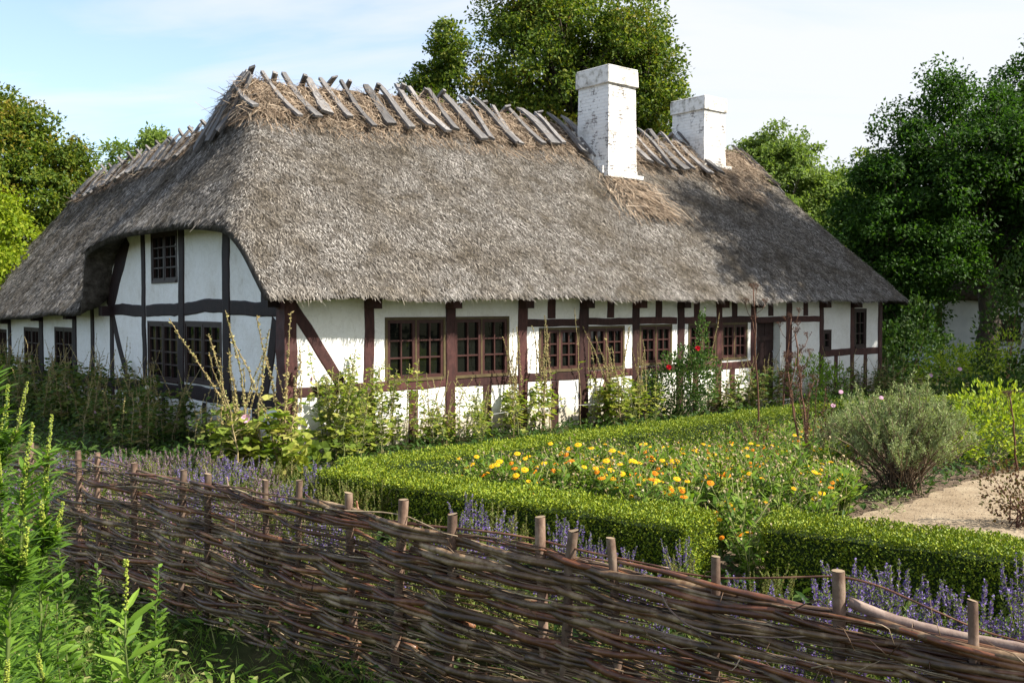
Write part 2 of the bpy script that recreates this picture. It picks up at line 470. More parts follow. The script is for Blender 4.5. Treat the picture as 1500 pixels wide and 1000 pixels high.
def roof_z(x, y, wob=True):
    x = np.asarray(x, float); y = np.asarray(y, float)
    front = 2.25 + (y + .5) * .908
    rear = np.minimum(6.18 - .8 * (y - 3.83), 3.35 - 5 * (y - 7.45))
    hip = smax(3.48 + 1.22 * (x + .5), 5.0 + 2.75 * (x - .72), .5) - .02 * (y - 4) ** 2
    right = 2.20 + 4.3 * (16.15 - x)
    main = smin(smin(smin(front, rear, .22), hip, .35), right, .3)
    sh = wshift(y)
    wing = smin(2.08 + sh + (x + .5) * 1.30, 6.11 + sh - (x - 2.6) * 1.3, .2)
    wing = smin(wing, 1.75 + (19.6 - y) * 1.9, .3)
    wing = smin(wing, 1.9 + (y - 6.75) * 3.2, .5)
    main = main - .13 * np.clip((4.5 - x) / 3.5, 0, 1) * np.clip((main - 4.6) / 1.4, 0, 1)
    z = smax(main, wing, .45)
    if wob:
        z = z + .035 * np.sin(1.1 * x + .6 * y) * np.sin(.9 * y - .5 * x + 1) + .018 * np.sin(3.1 * x + 1.7) * np.sin(2.6 * y + .4)
    return z


def roof_frame(x, y):
    e = .04
    gx = (roof_z(x + e, y) - roof_z(x - e, y)) / (2 * e); gy = (roof_z(x, y + e) - roof_z(x, y - e)) / (2 * e)
    n = unit(np.stack([-gx, -gy, np.ones_like(gx)], -1))
    d = unit(np.stack([-gx, -gy, -(gx ** 2 + gy ** 2)], -1))
    return n, d


X0, Y0 = -.5, -.5
xs = np.concatenate([np.arange(X0, 15, .11), np.linspace(15, 16.15, 18)])
ys = np.concatenate([np.arange(Y0, 21, .11)])
gx, gy = np.meshgrid(xs, ys, indexing='ij')
gz = roof_z(gx, gy)
# ragged straw edges at the eaves
keep = (gz > 1.2) & ((gy < 7.6) | (gx < 5.8)) & (gy < 20.3)
db = np.minimum(gx - X0, np.minimum(gy - Y0, 16.2 - gx))
lip = np.clip(db / .42, 0, 1); lip = lip * lip * (3 - 2 * lip)
zb = gz - np.where(gx - X0 < gy - Y0, .15, .06) - .30 * lip
ck = keep[:-1, :-1] & keep[1:, :-1] & keep[:-1, 1:] & keep[1:, 1:]
idx = np.arange(gx.size).reshape(gx.shape); NV = gx.size
ii, jj = np.where(ck)
q = np.stack([idx[ii, jj], idx[ii + 1, jj], idx[ii + 1, jj + 1], idx[ii, jj + 1]], -1)
# boundary edges
from collections import Counter
ed = {}
for f in q:
    for a, b in ((f[0], f[1]), (f[1], f[2]), (f[2], f[3]), (f[3], f[0])):
        if (b, a) in ed: del ed[(b, a)]
        else: ed[(a, b)] = 1
be = np.array(list(ed))
side = np.stack([be[:, 1], be[:, 0], be[:, 0] + NV, be[:, 1] + NV], -1)
top = np.stack([gx, gy, gz], -1).reshape(-1, 3); bot = np.stack([gx, gy, zb], -1).reshape(-1, 3)
allq = np.concatenate([q, q[:, ::-1] + NV, side])
used = np.unique(allq); remap = np.full(2 * NV, -1); remap[used] = np.arange(len(used))
mb = MB(); mb.add(np.concatenate([top, bot])[used], remap[allq], 0, True)

# individual straws lying down the slope
def straws(mb, x, y, L, W, jit, lift, mat):
    n, d = roof_frame(x, y); z = roof_z(x, y)
    side_ = np.cross(n, d)
    k = len(x)
    D = unit(d + side_ * rng.normal(0, jit, k)[:, None] + n * U(-.02, lift, k)[:, None])
    P = np.stack([x, y, z], -1) + n * U(-.01, .03, k)[:, None]
    N = unit(n + rdir(k) * .42)
    mb.inst(T_BLADE, P, D, N, L, W, mat)

k = 300000
x = U(-.5, 16.0, k); y = U(-.5, 4.3, k)
straws(mb, x, y, U(.03, .085, k), U(.006, .011, k), .42, .16, 1)
k = 150000
x = U(-.5, 3.0, k) ** 1.0; y = U(4.0, 20, k)
ok = roof_z(x, y) > 1.5
straws(mb, x[ok], y[ok], U(.04, .12, ok.sum()), U(.007, .013, ok.sum()), .42, .15, 1)
# fringe hanging at the eaves
k = 9000
x = U(-.5, 16.1, k); y = U(-.53, -.35, k)
straws(mb, x, y, U(.05, .12, k) + (U(0, 1, k) > .95) * .08, U(.006, .011, k), .35, .05, 1)
k = 9000
y = U(1.2, 20, k); x = U(-.53, -.36, k)
straws(mb, x, y, U(.05, .13, k) + (U(0, 1, k) > .96) * .09, U(.007, .013, k), .4, .08, 1)
# lip face straws (cut ends) seen from below at the half hip
roof = mb.build('roof', [M['thatch'], M['thatch_blade']], HOUSE)

# straw capping of the ridges
RIDGE = 3.83
def ridge_top(x): return roof_z(x, np.full_like(x, RIDGE))
mb = MB()
def shell(pts_fn, u, v, lift):
    uu, vv = np.meshgrid(u, v, indexing='ij')
    x, y = pts_fn(uu, vv)
    n, d = roof_frame(x, y); z = roof_z(x, y)
    t = np.clip(1 - np.abs(vv) / np.abs(v).max(), 0, 1) ** .5
    h = lift * t * (1 + .35 * np.sin(7 * uu + 3 * vv) * np.sin(5 * uu - 4 * vv + 1)) - .02
    P = np.stack([x, y, z], -1) + n * h[..., None]
    I = np.arange(uu.size).reshape(uu.shape)
    f = np.stack([I[:-1, :-1], I[1:, :-1], I[1:, 1:], I[:-1, 1:]], -1).reshape(-1, 4)
    mb.add(P.reshape(-1, 3), f, 0, True)
shell(lambda u, v: (u, RIDGE + v), np.arange(1.05, 15.4, .09), np.linspace(-.92, .9, 24), .10)
def wingmap(u, v): return (2.6 + v, u)
shell(wingmap, np.arange(8.8, 17.9, .12), np.linspace(-.55, .6, 18), .07)

def messy(mb, x, y, h, L, W, rand, mat=1):
    n, d = roof_frame(x, y); z = roof_z(x, y); k = len(x)
    P = np.stack([x, y, z], -1) + n * h[:, None]
    r = rdir(k); r -= n * (r * n).sum(1)[:, None]
    D = unit(d * .7 + r * rand[:, None] + n * U(-.12, .22, k)[:, None])
    mb.inst(T_BLADE, P, D, unit(n + rdir(k) * .6), L, W, mat)
k = 15000
v = -.92 * U(0, 1, k) ** .8; x = U(1.08, 15.4, k)
messy(mb, x, RIDGE + v, .10 * np.sqrt(np.clip(1 + v / .95, 0, 1)) + U(-.03, .07, k), U(.10, .34, k), U(.007, .013, k), U(.2, 1.3, k))
k = 4000
messy(mb, U(1.0, 15.4, k), RIDGE + U(0, .8, k), U(.03, .12, k), U(.12, .32, k), U(.007, .014, k), U(.2, 1.4, k))
k = 1900   # untidy lower fringe
messy(mb, U(.9, 15.3, k), RIDGE - U(.85, 1.15, k), U(.0, .04, k), U(.15, .42, k), U(.006, .011, k), U(.1, .8, k))
k = 5000
messy(mb, 2.6 + U(-.55, .5, k), U(8.8, 17.8, k), U(.02, .09, k), U(.12, .34, k), U(.009, .016, k), U(.2, 1.3, k))
# straw hanging round the hip end
k = 1800
messy(mb, U(.85, 1.6, k), RIDGE + U(-.9, .7, k), U(.02, .12, k), U(.14, .4, k), U(.009, .016, k), U(.2, 1.2, k))
# straw patches packed below the chimneys
for cx, y0, y1 in ((9.2, 1.35, 2.35), (13.3, 2.2, 3.15)):
    k = 1300
    messy(mb, cx + rng.normal(0, .42, k), U(y0, y1, k), U(.02, .10, k), U(.15, .45, k), U(.010, .017, k), U(.1, .7, k))
mb.build('ridge_straw', [M['ridge_core'], M['ridge_blade']], roof)

# riding boards
def board_mesh(L, w, t, seed):
    r = np.random.default_rng(seed)
    mb = MB(); kx = 9
    u = np.linspace(0, L, kx)
    prof = np.array([[-.5, -.5], [.5, -.5], [.5, .5], [-.5, .5]])
    bend = .028 * np.sin(u / L * math.pi * r.uniform(.6, 1.6) + r.uniform(0, 3)); bz = .03 * np.sin(u / L * math.pi * 1.3 + r.uniform(0, 3))
    ww = w * (0.78 + .42 * u / L + .14 * r.normal(0, .5, kx)); tt = t * (1 + .2 * r.normal(0, .5, kx))
    sk = r.normal(0, .12, kx)
    V = []
    for i in range(kx):
        for a, b in prof:
            V.append([u[i] + (sk[0] if i in (0, kx - 1) else 0) * a * .3, bend[i] + a * ww[i], bz[i] + b * tt[i] * (1 + .5 * a * sk[i])])
    f = []
    for i in range(kx - 1):
        for j in range(4):
            f.append([4 * i + j, 4 * i + (j + 1) % 4, 4 * i + 4 + (j + 1) % 4, 4 * i + 4 + j])
    f += [[3, 2, 1, 0], [4 * kx - 4, 4 * kx - 3, 4 * kx - 2, 4 * kx - 1]]
    mb.add(np.array(V), np.array(f))
    me = mb.mesh('ridge_board'); me.materials.append(M['board'])
    return me
BM = [board_mesh(1.0, .125, .055, s) for s in range(8)]

def put_board(p0, p1, nrm, roll=0, wid=1.0):
    p0, p1 = Vector(p0), Vector(p1)
    d = p1 - p0; L = d.length; d.normalize()
    nrm = Vector(nrm); b = nrm.cross(d).normalized(); n = d.cross(b)
    o = link('ridge_board', random.choice(BM), roof)
    mat = Matrix((d, b, n)).transposed()
    if roll: mat = Matrix.Rotation(roll, 3, d) @ mat
    o.matrix_local = Matrix.Translation(p0) @ mat.to_4x4() @ Matrix.Diagonal((L, wid, 1, 1))
    return o

def slope_board(x, side, over, down, dx=0, lift=.17, wid=1.0, axis='main'):
    """side -1: the front slope"""
    if axis == 'main':
        a = (x - dx * .3, RIDGE - side * over * .72); b = (x + dx, RIDGE + side * down)
        mk = lambda p: np.array([p[0], p[1]])
    else:
        a = (2.6 - side * over * .62, x - dx * .3); b = (2.6 + side * down, x + dx)
    zb_ = float(roof_z(*b)) + .06; n, _ = roof_frame(np.array([b[0]]), np.array([b[1]])); n = n[0]
    apex = (x, RIDGE) if axis == 'main' else (2.6, x)
    za = float(roof_z(*apex)) + lift + .06
    pb = np.array([b[0], b[1], zb_]) + n * (lift * .8)
    pa = np.array([apex[0], apex[1], za])
    d = unit(pa - pb)
    return put_board(pa + d * over, pb, n, roll=U(-.15, .15), wid=wid)

front_px = [392, 430, 465, 497, 517, 547, 582, 605, 632, 650, 677, 698, 727, 748, 770, 792, 812, 833, 856, 876,   955, 972, 988, 1003, 1019, 1034, 1046]
for px in front_px:
    # the lower end of each board: where the sight line at this column meets the slope at y = 2.78
    a = (px - 750) / FL
    u = (a * (HC[1] + DL[1] * 2.78) - HC[0] - DL[0] * 2.78) / (DR[0] - a * DR[1])
    slope_board(u - .05, -1, U(.0, .15), U(.86, 1.14), dx=U(-.16, .22), lift=U(.13, .19), wid=U(.7, 1.5))
for x in (1.25, 1.75, 2.3, 2.85, 3.3, 3.9, 4.4, 5.0, 5.5, 6.05, 6.6, 7.1, 7.6, 8.1, 10.1, 10.6, 11.1, 11.6, 12.1, 12.5):
    slope_board(x + U(-.12, .12), 1, U(.06, .22), .9, dx=U(-.2, .2), lift=.11, wid=U(.8, 1.2))
# boards leaning down the two hip ends
for y, yb, xb in ((3.7, 3.95, .62), (3.95, 4.35, .55), (3.8, 4.15, .70), (3.6, 3.65, .7)):
    n, _ = roof_frame(np.array([xb]), np.array([yb])); n = n[0]
    pb = np.array([xb, yb, float(roof_z(xb, yb))]) + n * .12
    pa = np.array([1.15, y, float(roof_z(1.15, y)) + .17])
    put_board(pa + unit(pa - pb) * .1, pb, n, wid=1.2)
for xa, xb, ya in ((14.95, 15.35, 3.8), (15.15, 15.62, 3.7)):
    pb = np.array([xb, 2.75, float(roof_z(xb - .12, 2.75))]) + np.array([.06, -.05, .1])
    pa = np.array([xa, ya, float(roof_z(xa, ya)) + .2])
    put_board(pa, pb, np.array([.3, -.6, .7]), wid=1.1)
for y in np.linspace(9.3, 17.6, 13):
    slope_board(y + U(-.1, .1), -1, U(.02, .10), U(.5, .62), dx=U(-.1, .1), lift=.11, wid=1.6, axis='wing')
for y in np.linspace(9.0, 17.7, 13):
    slope_board(y + U(-.1, .1), 1, U(.12, .24), .6, dx=U(-.1, .1), lift=.07, axis='wing')

# chimneys
def chimney(x0, x1, y0, y1, zb_, zt, capz, shoulder):
    mb = MB()
    nz = 14
    z = np.linspace(zb_, capz, nz)
    V = []
    for i, zz in enumerate(z):
        t = .03 * (1 - i / (nz - 1)); w = lambda: U(-.006, .006)
        V += [[x0 - t + w(), y0 - t + w(), zz], [x1 + t + w(), y0 - t + w(), zz], [x1 + t + w(), y1 + t + w(), zz], [x0 - t + w(), y1 + t + w(), zz]]
    f = [[4 * i + j, 4 * i + (j + 1) % 4, 4 * i + 4 + (j + 1) % 4, 4 * i + 4 + j] for i in range(nz - 1) for j in range(4)]
    f.append([4 * nz - 4, 4 * nz - 3, 4 * nz - 2, 4 * nz - 1])
    mb.add(np.array(V), np.array(f))
    # stepped drip courses following the thatch
    if shoulder:
        mb.box((x0 - .02, y1 - .02, zb_), (x1 + .02, y1 + .34, capz - 1.55 + .45))
        for i in range(7):
            yy = y0 + .06 + i * .16; zz = float(roof_z(x0, yy)) + .15
            mb.box((x0 - .11, yy, zz - .1), (x0 + .03, yy + .17, zz + .06))
    mb.box((x0 - .10, y0 - .10, float(roof_z(x0, y0)) + .02), (x1 + .16, y0 + .03, float(roof_z(x0, y0)) + .10))
    for i in range(3):
        yy = y0 + .05 + i * .16; zz = float(roof_z(x1, yy)) + .12
        mb.box((x1 - .03, yy, zz - .1), (x1 + .12, yy + .17, zz + .06))
    c = mb.build('chimney', M['chimney'], HOUSE)
    mb = MB()
    # projecting cap with open flue
    def ring(o, z0, z1):
        a = np.array([[x0 - o, y0 - o], [x1 + o, y0 - o], [x1 + o, y1 + o], [x0 - o, y1 + o]])
        i_ = np.array([[x0 + .16, y0 + .16], [x1 - .16, y0 + .16], [x1 - .16, y1 - .16], [x0 + .16, y1 - .16]])
        V = np.concatenate([np.c_[a, np.full(4, z0)], np.c_[a, np.full(4, z1)], np.c_[i_, np.full(4, z0)], np.c_[i_, np.full(4, z1)]])
        V[:, :2] += U(-.008, .008, (16, 2))
        f = []
        for j in range(4):
            k_ = (j + 1) % 4
            f += [[j, k_, 4 + k_, 4 + j], [4 + j, 4 + k_, 12 + k_, 12 + j], [8 + k_, 8 + j, 12 + j, 12 + k_], [k_, j, 8 + j, 8 + k_]]
        mb.add(V, np.array(f))
    ring(.048, capz - .02, zt - .04); ring(.036, zt - .04, zt)
    cp = mb.build('cap', M['cap'], c)
    bv = cp.modifiers.new('b', 'BEVEL'); bv.width = .012; bv.segments = 1
    mb = MB(); mb.box((x0 + .1, y0 + .1, zt - .3), (x1 - .1, y1 - .1, zt - .18)); mb.build('flue', M['timber_shade'], c)
chimney(8.72, 9.56, 2.32, 3.25, 4.4, 7.25, 6.88, True)
chimney(12.87, 13.68, 3.1, 4.12, 5.0, 7.30, 6.97, False)

# ---------------- walls
fF = lambda u, o, z: (u, -o, z)          # long front (u along the front)
fG = lambda u, o, z: (-o, u, z)          # gable side (u along the gable)


def wall(name, fn, u0, u1, z0, ztop, holes, flip):
    mb = MB()
    us = sorted({u0, u1, *[h[i] for h in holes for i in (0, 1)]})
    # split long spans so the top can follow the roof
    us2 = []
    for a, b in zip(us[:-1], us[1:]):
        kk = max(1, int((b - a) / .35)); us2 += list(np.linspace(a, b, kk + 1)[:-1])
    us2.append(us[-1])
    zs = sorted({z0, 1.95, *[h[i] for h in holes for i in (2, 3)]})
    if not callable(ztop):
        zc = ztop; ztop = lambda u: zc
    def quad(a, b, c, d):
        v = np.array([fn(*a), fn(*b), fn(*c), fn(*d)])
        mb.add(v, np.array([[3, 2, 1, 0]] if flip else [[0, 1, 2, 3]]))
    for a, b in zip(us2[:-1], us2[1:]):
        zz = [z for z in zs if z < min(ztop(a), ztop(b)) - .01]
        for i, z in enumerate(zz):
            last = i == len(zz) - 1
            za = ztop(a) if last else zz[i + 1]; zb2 = ztop(b) if last else zz[i + 1]
            m_ = ((a + b) / 2, (z + (za + zb2) / 2) / 2)
            zm = min(za, zb2)
            if any(h[0] < m_[0] < h[1] and h[2] - .001 <= z and zm <= h[3] + .001 for h in holes):
                continue
            quad((a, 0, z), (b, 0, z), (b, 0, zb2), (a, 0, za))
    for h in holes:
        d = -.22
        quad((h[0], 0, h[2]), (h[1], 0, h[2]), (h[1], d, h[2]), (h[0], d, h[2]))
        quad((h[0], d, h[3]), (h[1], d, h[3]), (h[1], 0, h[3]), (h[0], 0, h[3]))
        quad((h[0], d, h[2]), (h[0], d, h[3]), (h[0], 0, h[3]), (h[0], 0, h[2]))
        quad((h[1], 0, h[2]), (h[1], 0, h[3]), (h[1], d, h[3]), (h[1], d, h[2]))
    return mb.build(name, M['plaster'], HOUSE)

FW = [(1.64, 2.72, .97, 1.91), (2.90, 4.02, .97, 1.91), (4.72, 5.64, .98, 1.71), (5.86, 6.78, .98, 1.72), (7.22, 8.10, 1.0, 1.73),
      (8.62, 9.46, 1.0, 1.74), (9.64, 10.48, 1.02, 1.74), (13.31, 13.62, 1.10, 1.54), (14.63, 15.12, 1.12, 2.02)]
DOOR = (10.82, 11.66, .05, 1.76)
wall('wall', fF, 0, LEN, 0, 2.5, FW + [DOOR], False)
gz_ = lambda u: float(roof_z(-.02, u)) - .13
GW = [(4.0, 5.22, 2.52, 3.38), (2.19, 3.68, .84, 1.83), (3.98, 5.45, .78, 1.81), (10.2, 11.6, .58, 1.60), (13.0, 14.4, .53, 1.55), (16.3, 17.2, .40, 1.45)]
wall('wall', fG, 0, WEND, -.1, gz_, GW, True)
mb = MB()
mb.box((LEN - .2, .02, 0), (LEN, WID, 2.6)); mb.box((3, WID - .1, 0), (LEN, WID + .05, 2.4)); mb.box((.02, WEND - .1, 0), (5.4, WEND, 2)); mb.box((5.1, WID + .05, 0), (5.3, WEND, 2))
mb.build('wall', M['plaster'], HOUSE)
mb = MB(); mb.box((.3, .3, .02), (LEN - .3, .9, .06)); mb.box((.6, .9, .02), (.9, WEND - .3, .06)); mb.box((.3, .9, 2.0), (LEN - .3, 1.0, 2.4))
mb.box((.35, .95, .06), (LEN - .3, 1.05, 2.6)); mb.box((1.0, 1.05, .06), (1.1, WEND - .3, 3.3)); mb.build('inner_partition', M['timber_shade'], HOUSE)


def timber(name, fn, p0, p1, w, mat, proud=None, wob=.012, depth=.10, taper=1.0, curve=0, flip=False, parent=None):
    mb = MB(); p0, p1 = np.array(p0, float), np.array(p1, float)
    L = np.linalg.norm(p1 - p0); k = max(4, int(L / .16))
    d = (p1 - p0) / L; b = np.array([-d[1], d[0]])
    o1 = proud if proud is not None else U(.014, .030)
    V = []
    off = np.convolve(rng.normal(0, wob, k + 4), np.ones(5) / 5 * 1.6, 'valid')[:k]
    for i in range(k):
        t = i / (k - 1); c = p0 + d * L * t + b * (off[i] + curve * math.sin(math.pi * t)); ww = w * (1 + (taper - 1) * t) * (1 + U(-.05, .05)) / 2
        for s, o in ((-1, o1 - .006), (-.8, o1), (.8, o1), (1, o1 - .006), (1, -depth), (-1, -depth)):
            q_ = c + b * ww * s
            V.append(fn(q_[0], o, q_[1]))
    n = 6; f = [[n * i + j, n * i + (j + 1) % n, n * i + n + (j + 1) % n, n * i + n + j] for i in range(k - 1) for j in range(n)]
    f = np.array(f)
    V = np.array(V)
    mb.add(V, [f, np.array([list(range(n))[::-1]]), np.array([list(range(n * k - n, n * k))])])
    me_o = mb.build(name, mat, parent or HOUSE)
    return me_o

T, TD = M['timber'], M['timber_shade']
# ---- long front: posts
for a, b in ((1.27, 1.44), (2.74, 2.92), (4.23, 4.43), (5.64, 5.86), (7.02, 7.21), (8.26, 8.46), (9.46, 9.63), (10.62, 10.80), (11.88, 12.07), (13.15, 13.31), (14.46, 14.62)):
    timber('post', fF, ((a + b) / 2, 0), ((a + b) / 2 + U(-.02, .02), 2.42), b - a, T)
timber('post', fF, (LEN - .10, 0), (LEN - .10, 2.5), .16, T)
# the corner post shows both faces
mb = MB(); V = []
for z in np.linspace(0, 2.45, 16):
    w = lambda: U(-.008, .008)
    V += [[-.035 + w(), -.035 + w(), z], [.155 + w(), -.035 + w(), z], [.155 + w(), .10, z], [.10, .235 + w(), z], [-.035 + w(), .235 + w(), z]]
f = [[5 * i + j, 5 * i + (j + 1) % 5, 5 * i + 5 + (j + 1) % 5, 5 * i + 5 + j] for i in range(15) for j in range(5)]
mb.add(np.array(V), np.array(f)); mb.build('post', T, HOUSE)
timber('brace', fF, (.09, 2.10), (.86, .95), .17, T, proud=.012, curve=.03)
# sill rail, in lengths between the posts
xs_ = [.16, 1.27, 2.74, 4.23, 5.64, 7.02, 8.26, 9.46, 10.62]
for a, b in zip(xs_[:-1], xs_[1:]):
    timber('rail', fF, (a + (.0 if a == .16 else .19), .885), (b, .885), .15, T, proud=.011)
timber('rail', fF, (13.32, 1.03), (14.46, 1.03), .16, T, proud=.011); timber('rail', fF, (14.62, 1.03), (15.67, 1.03), .16, T, proud=.011)
for a, b in ((4.43, 5.64), (5.86, 7.02), (7.21, 8.26), (8.46, 9.46), (9.63, 10.62), (10.80, 11.88), (12.07, 13.15)):
    timber('rail', fF, (a, 1.815), (b, 1.815), .13, T, proud=.011)
for c in (2.12, 3.57, 5.06, 6.35, 7.65, 8.85, 10.0):
    timber('stud', fF, (c, 0), (c, .805), .17, T, proud=.013)
for c in (13.85, 15.12):
    timber('stud', fF, (c, 0), (c, .945), .15, T, proud=.013)
for c in (5.0, 6.42, 7.72, 8.85, 10.05, 11.3, 12.6):
    timber('stud', fF, (c, 1.885), (c, 2.45), .18, T, proud=.013)
# ---- gable side
for u, z0, z1, w in ((1.98, -.1, 3.6, .26), (3.84, -.1, 3.6, .24), (5.62, -.1, 3.6, .19), (7.5, -.1, 2.5, .2), (8.78, -.1, 2.2, .2), (10.0, -.1, 2.2, .26), (12.75, -.1, 2.2, .3), (15.9, -.1, 2.0, .3), (18, -.1, 1.9, .26)):
    timber('post', fG, (u, z0), (u + U(-.06, .06), z1), w, TD, proud=U(.02, .03), wob=.02)
for a, b, za, zb2 in ((.24, 1.85, 2.06, 2.08), (2.11, 3.72, 2.09, 2.06), (3.96, 5.52, 2.06, 2.0), (5.72, 7.4, 2.0, 2.02)):
    timber('rail', fG, (a, za), (b, zb2), .215, TD, proud=.012, wob=.018)
for a, b in ((.24, 1.85), (2.11, 3.72), (3.96, 5.52), (5.72, 7.4), (7.6, 8.68), (8.88, 9.87), (10.13, 12.6), (12.9, 15.75), (16.05, 17.9), (18.1, WEND)):
    sz = lambda u: .86 - .024 * u
    timber('rail', fG, (a, sz(a) - .12), (b, sz(b) - .12), .24, TD, proud=.012, wob=.012)
for u in (1.0, 2.9, 4.7, 6.6, 8.2, 9.4, 11.4, 14.2, 17):
    timber('stud', fG, (u, -.1), (u, .74 - .024 * u - .14), .17, TD, proud=.014)
timber('brace', fG, (7.62, 2.05), (6.6, 3.42), .40, TD, proud=.016, taper=1.4)
timber('brace', fG, (7.40, 1.86), (6.50, .62), .20, TD, proud=.016, curve=.05)
timber('brace', fG, (.30, 1.90), (1.32, -.05), .23, TD, proud=.017, curve=-.16)
# beam ends under the eaves
for u, z in ((10.0, 1.93), (12.75, 1.86), (15.9, 1.75), (7.5, 2.02), (.2, 2.2)):
    mb = MB(); mb.box((u - .11, -.05, z - .12), (u + .11, .22, z + .08), 0, fG); mb.build('beam_end', TD, HOUSE)
for u in (1.36, 2.83, 4.33, 5.75, 7.11, 8.36, 9.55, 10.71, 13.23, 14.54):
    mb = MB(); mb.box((u - .09, -.05, 2.06), (u + .09, .20, 2.24), 0, fF); mb.build('beam_end', T, HOUSE)

# ---------------- windows
def window(fn, u0, u1, z0, z1, n=2, cols=2, rows=3, dark=False, trim=True, inset=0.012):
    s = M['sash_dark'] if dark else M['sash']
    mb = MB(); t = .024; o0, o1 = -.10 - inset, .022 - inset
    B = lambda a, b, c, d, oa, ob: mb.box((a, oa, c), (b, ob, d), 0, fn)
    B(u0 - .02, u0 + t, z0 - .02, z1 + .02, o0, o1); B(u1 - t, u1 + .02, z0 - .02, z1 + .02, o0, o1)
    B(u0 + t, u1 - t, z0 - .02, z0 + t, o0, o1 + .015); B(u0 + t, u1 - t, z1 - t, z1 + .02, o0, o1)
    cw = (u1 - u0 - 2 * t) / n
    for i in range(1, n):
        B(u0 + t + i * cw - .014, u0 + t + i * cw + .014, z0 + t, z1 - t, o0, o1 - .004)
    w = mb.build('window', M['sash_dark'] if dark else M['trim'], HOUSE)
    for i in range(n):
        a, b = u0 + t + i * cw + (.014 if i else 0), u0 + t + (i + 1) * cw - (.014 if i < n - 1 else 0)
        c, d = z0 + t, z1 - t
        mb = MB(); fr = .05; p0, p1 = -.05 - inset, .012 - inset
        B(a, a + fr, c, d, p0, p1); B(b - fr, b, c, d, p0, p1); B(a + fr, b - fr, c, c + fr, p0, p1 + .001); B(a + fr, b - fr, d - fr, d, p0, p1 + .001)
        gu, gv = b - a - 2 * fr, d - c - 2 * fr
        for j in range(1, cols):
            B(a + fr + gu * j / cols - .012, a + fr + gu * j / cols + .012, c + fr, d - fr, p0 + .01, p1 - .004)
        for j in range(1, rows):
            B(a + fr, b - fr, c + fr + gv * j / rows - .012, c + fr + gv * j / rows + .012, p0 + .012, p1 - .007)
        mb.build('casement', s, w)
        mb = MB(); e = [(a + fr * .5, c + fr * .5), (b - fr * .5, c + fr * .5), (b - fr * .5, d - fr * .5), (a + fr * .5, d - fr * .5)]
        t1, t2 = U(-.007, .007), U(-.007, .007); oo = [-.032 - inset + q for q in (t1 + t2, -t1 + t2, -t1 - t2, t1 - t2)]
        v = np.array([fn(p_[0], o_, p_[1]) for o2 in (0, -.004) for p_, o_ in zip(e, [x_ + o2 for x_ in oo])])
        mb.add(v, np.array([[0, 1, 2, 3], [7, 6, 5, 4], [0, 4, 5, 1], [1, 5, 6, 2], [2, 6, 7, 3], [3, 7, 4, 0]]))
        mb.build('pane', M['glass'], w)
    return w
for i, h in enumerate(FW[:7]):
    window(fF, *h)
window(fF, *FW[7], n=1, cols=1, rows=2, dark=True)
window(fF, *FW[8], n=1, cols=2, rows=3, dark=True)
window(fG, *GW[0], n=2, cols=2, rows=4, dark=True)
for h in GW[1:3]:
    window(fG, *h, n=2, cols=2, rows=4, dark=True)
for h in GW[3:]:
    window(fG, *h, n=2, cols=2, rows=3, dark=True)
# door
mb = MB(); a, b, c, d = DOOR
kk = 5
for i in range(kk):
    w = (b - a) / kk
    mb.box((a + i * w + .004, -.22, c), (a + (i + 1) * w - .004, -.17 + .004 * (i % 2), d), 0, fF)
mb.box((a + .05, -.165, .35), (b - .05, -.14, .47), 0, fF); mb.box((a + .05, -.165, 1.35), (b - .05, -.14, 1.47), 0, fF)
dr = mb.build('door', M['door'], HOUSE)
mb = MB(); mb.tube([fF(b - .1, -.13, .95), fF(b - .1, -.10, .98), fF(b - .1, -.10, 1.10), fF(b - .1, -.13, 1.13)], .012, 6); mb.build('handle', M['wire'], dr)
mb = MB(); mb.box((a - .15, -.02, 0), (b + .15, .28, .11), 0, fF); mb.build('doorstep', M['cap'], HOUSE)
# ------------------------------------------------------------------ ground sheets
def sheet(name, poly, z, mat, sub=0):
    mb = MB(); mb.add(np.array([[p[0], p[1], z] for p in poly], float), np.arange(len(poly)))
    return tag(mb.build(name, mat), kind='structure')
mb = MB()
def gh(x, y):
    t = np.clip((.6 * np.asarray(x) + .8 * np.asarray(y) - 3.9) / .9, 0, 1)
    return -.32 * (1 - t * t * (3 - 2 * t))
g = np.concatenate([np.linspace(-400, -40, 8), np.linspace(-30, -9, 16), np.linspace(-8.7, 11, 70), np.linspace(12, 40, 16), np.linspace(60, 400, 8)])
X, Y = np.meshgrid(g, g + 8, indexing='ij'); I = np.arange(X.size).reshape(X.shape)
Zg = gh(X, Y) + np.where(np.hypot(X, Y) < 12, .02 * np.sin(3.1 * X + Y) * np.sin(2.3 * Y), 0) * (gh(X, Y) < -.1)
mb.add(np.stack([X, Y, Zg], -1).reshape(-1, 3), np.stack([I[:-1, :-1], I[1:, :-1], I[1:, 1:], I[:-1, 1:]], -1).reshape(-1, 4), 0, True)
tag(mb.build('ground', M['ground']), kind='structure')
sheet('bed_soil', [(-1.4, 9.9), (1.6, 7.5), (2.2, 6.6), (4.2, 8.6), (4.9, 10.9), (7.2, 13.0), (6.2, 16.5), (4.4, 15.4)], .006, M['soil'])
curve = [tuple(ground(*p)[:2]) for p in ((1215, 790), (1262, 752), (1320, 742), (1375, 722), (1430, 702), (1500, 690), (1640, 668), (1900, 668), (1900, 900), (1500, 860))]
def rough_edge(c, amp=.05, step=.12):
    out = []
    for a, b in zip(c, c[1:] + c[:1]):
        a, b = np.array(a), np.array(b); n = max(1, int(np.linalg.norm(b - a) / step))
        out += [tuple(a + (b - a) * i / n + rng.normal(0, amp, 2) * .5) for i in range(n)]
    return out
sheet('path', rough_edge(curve), .011, M['sand'])
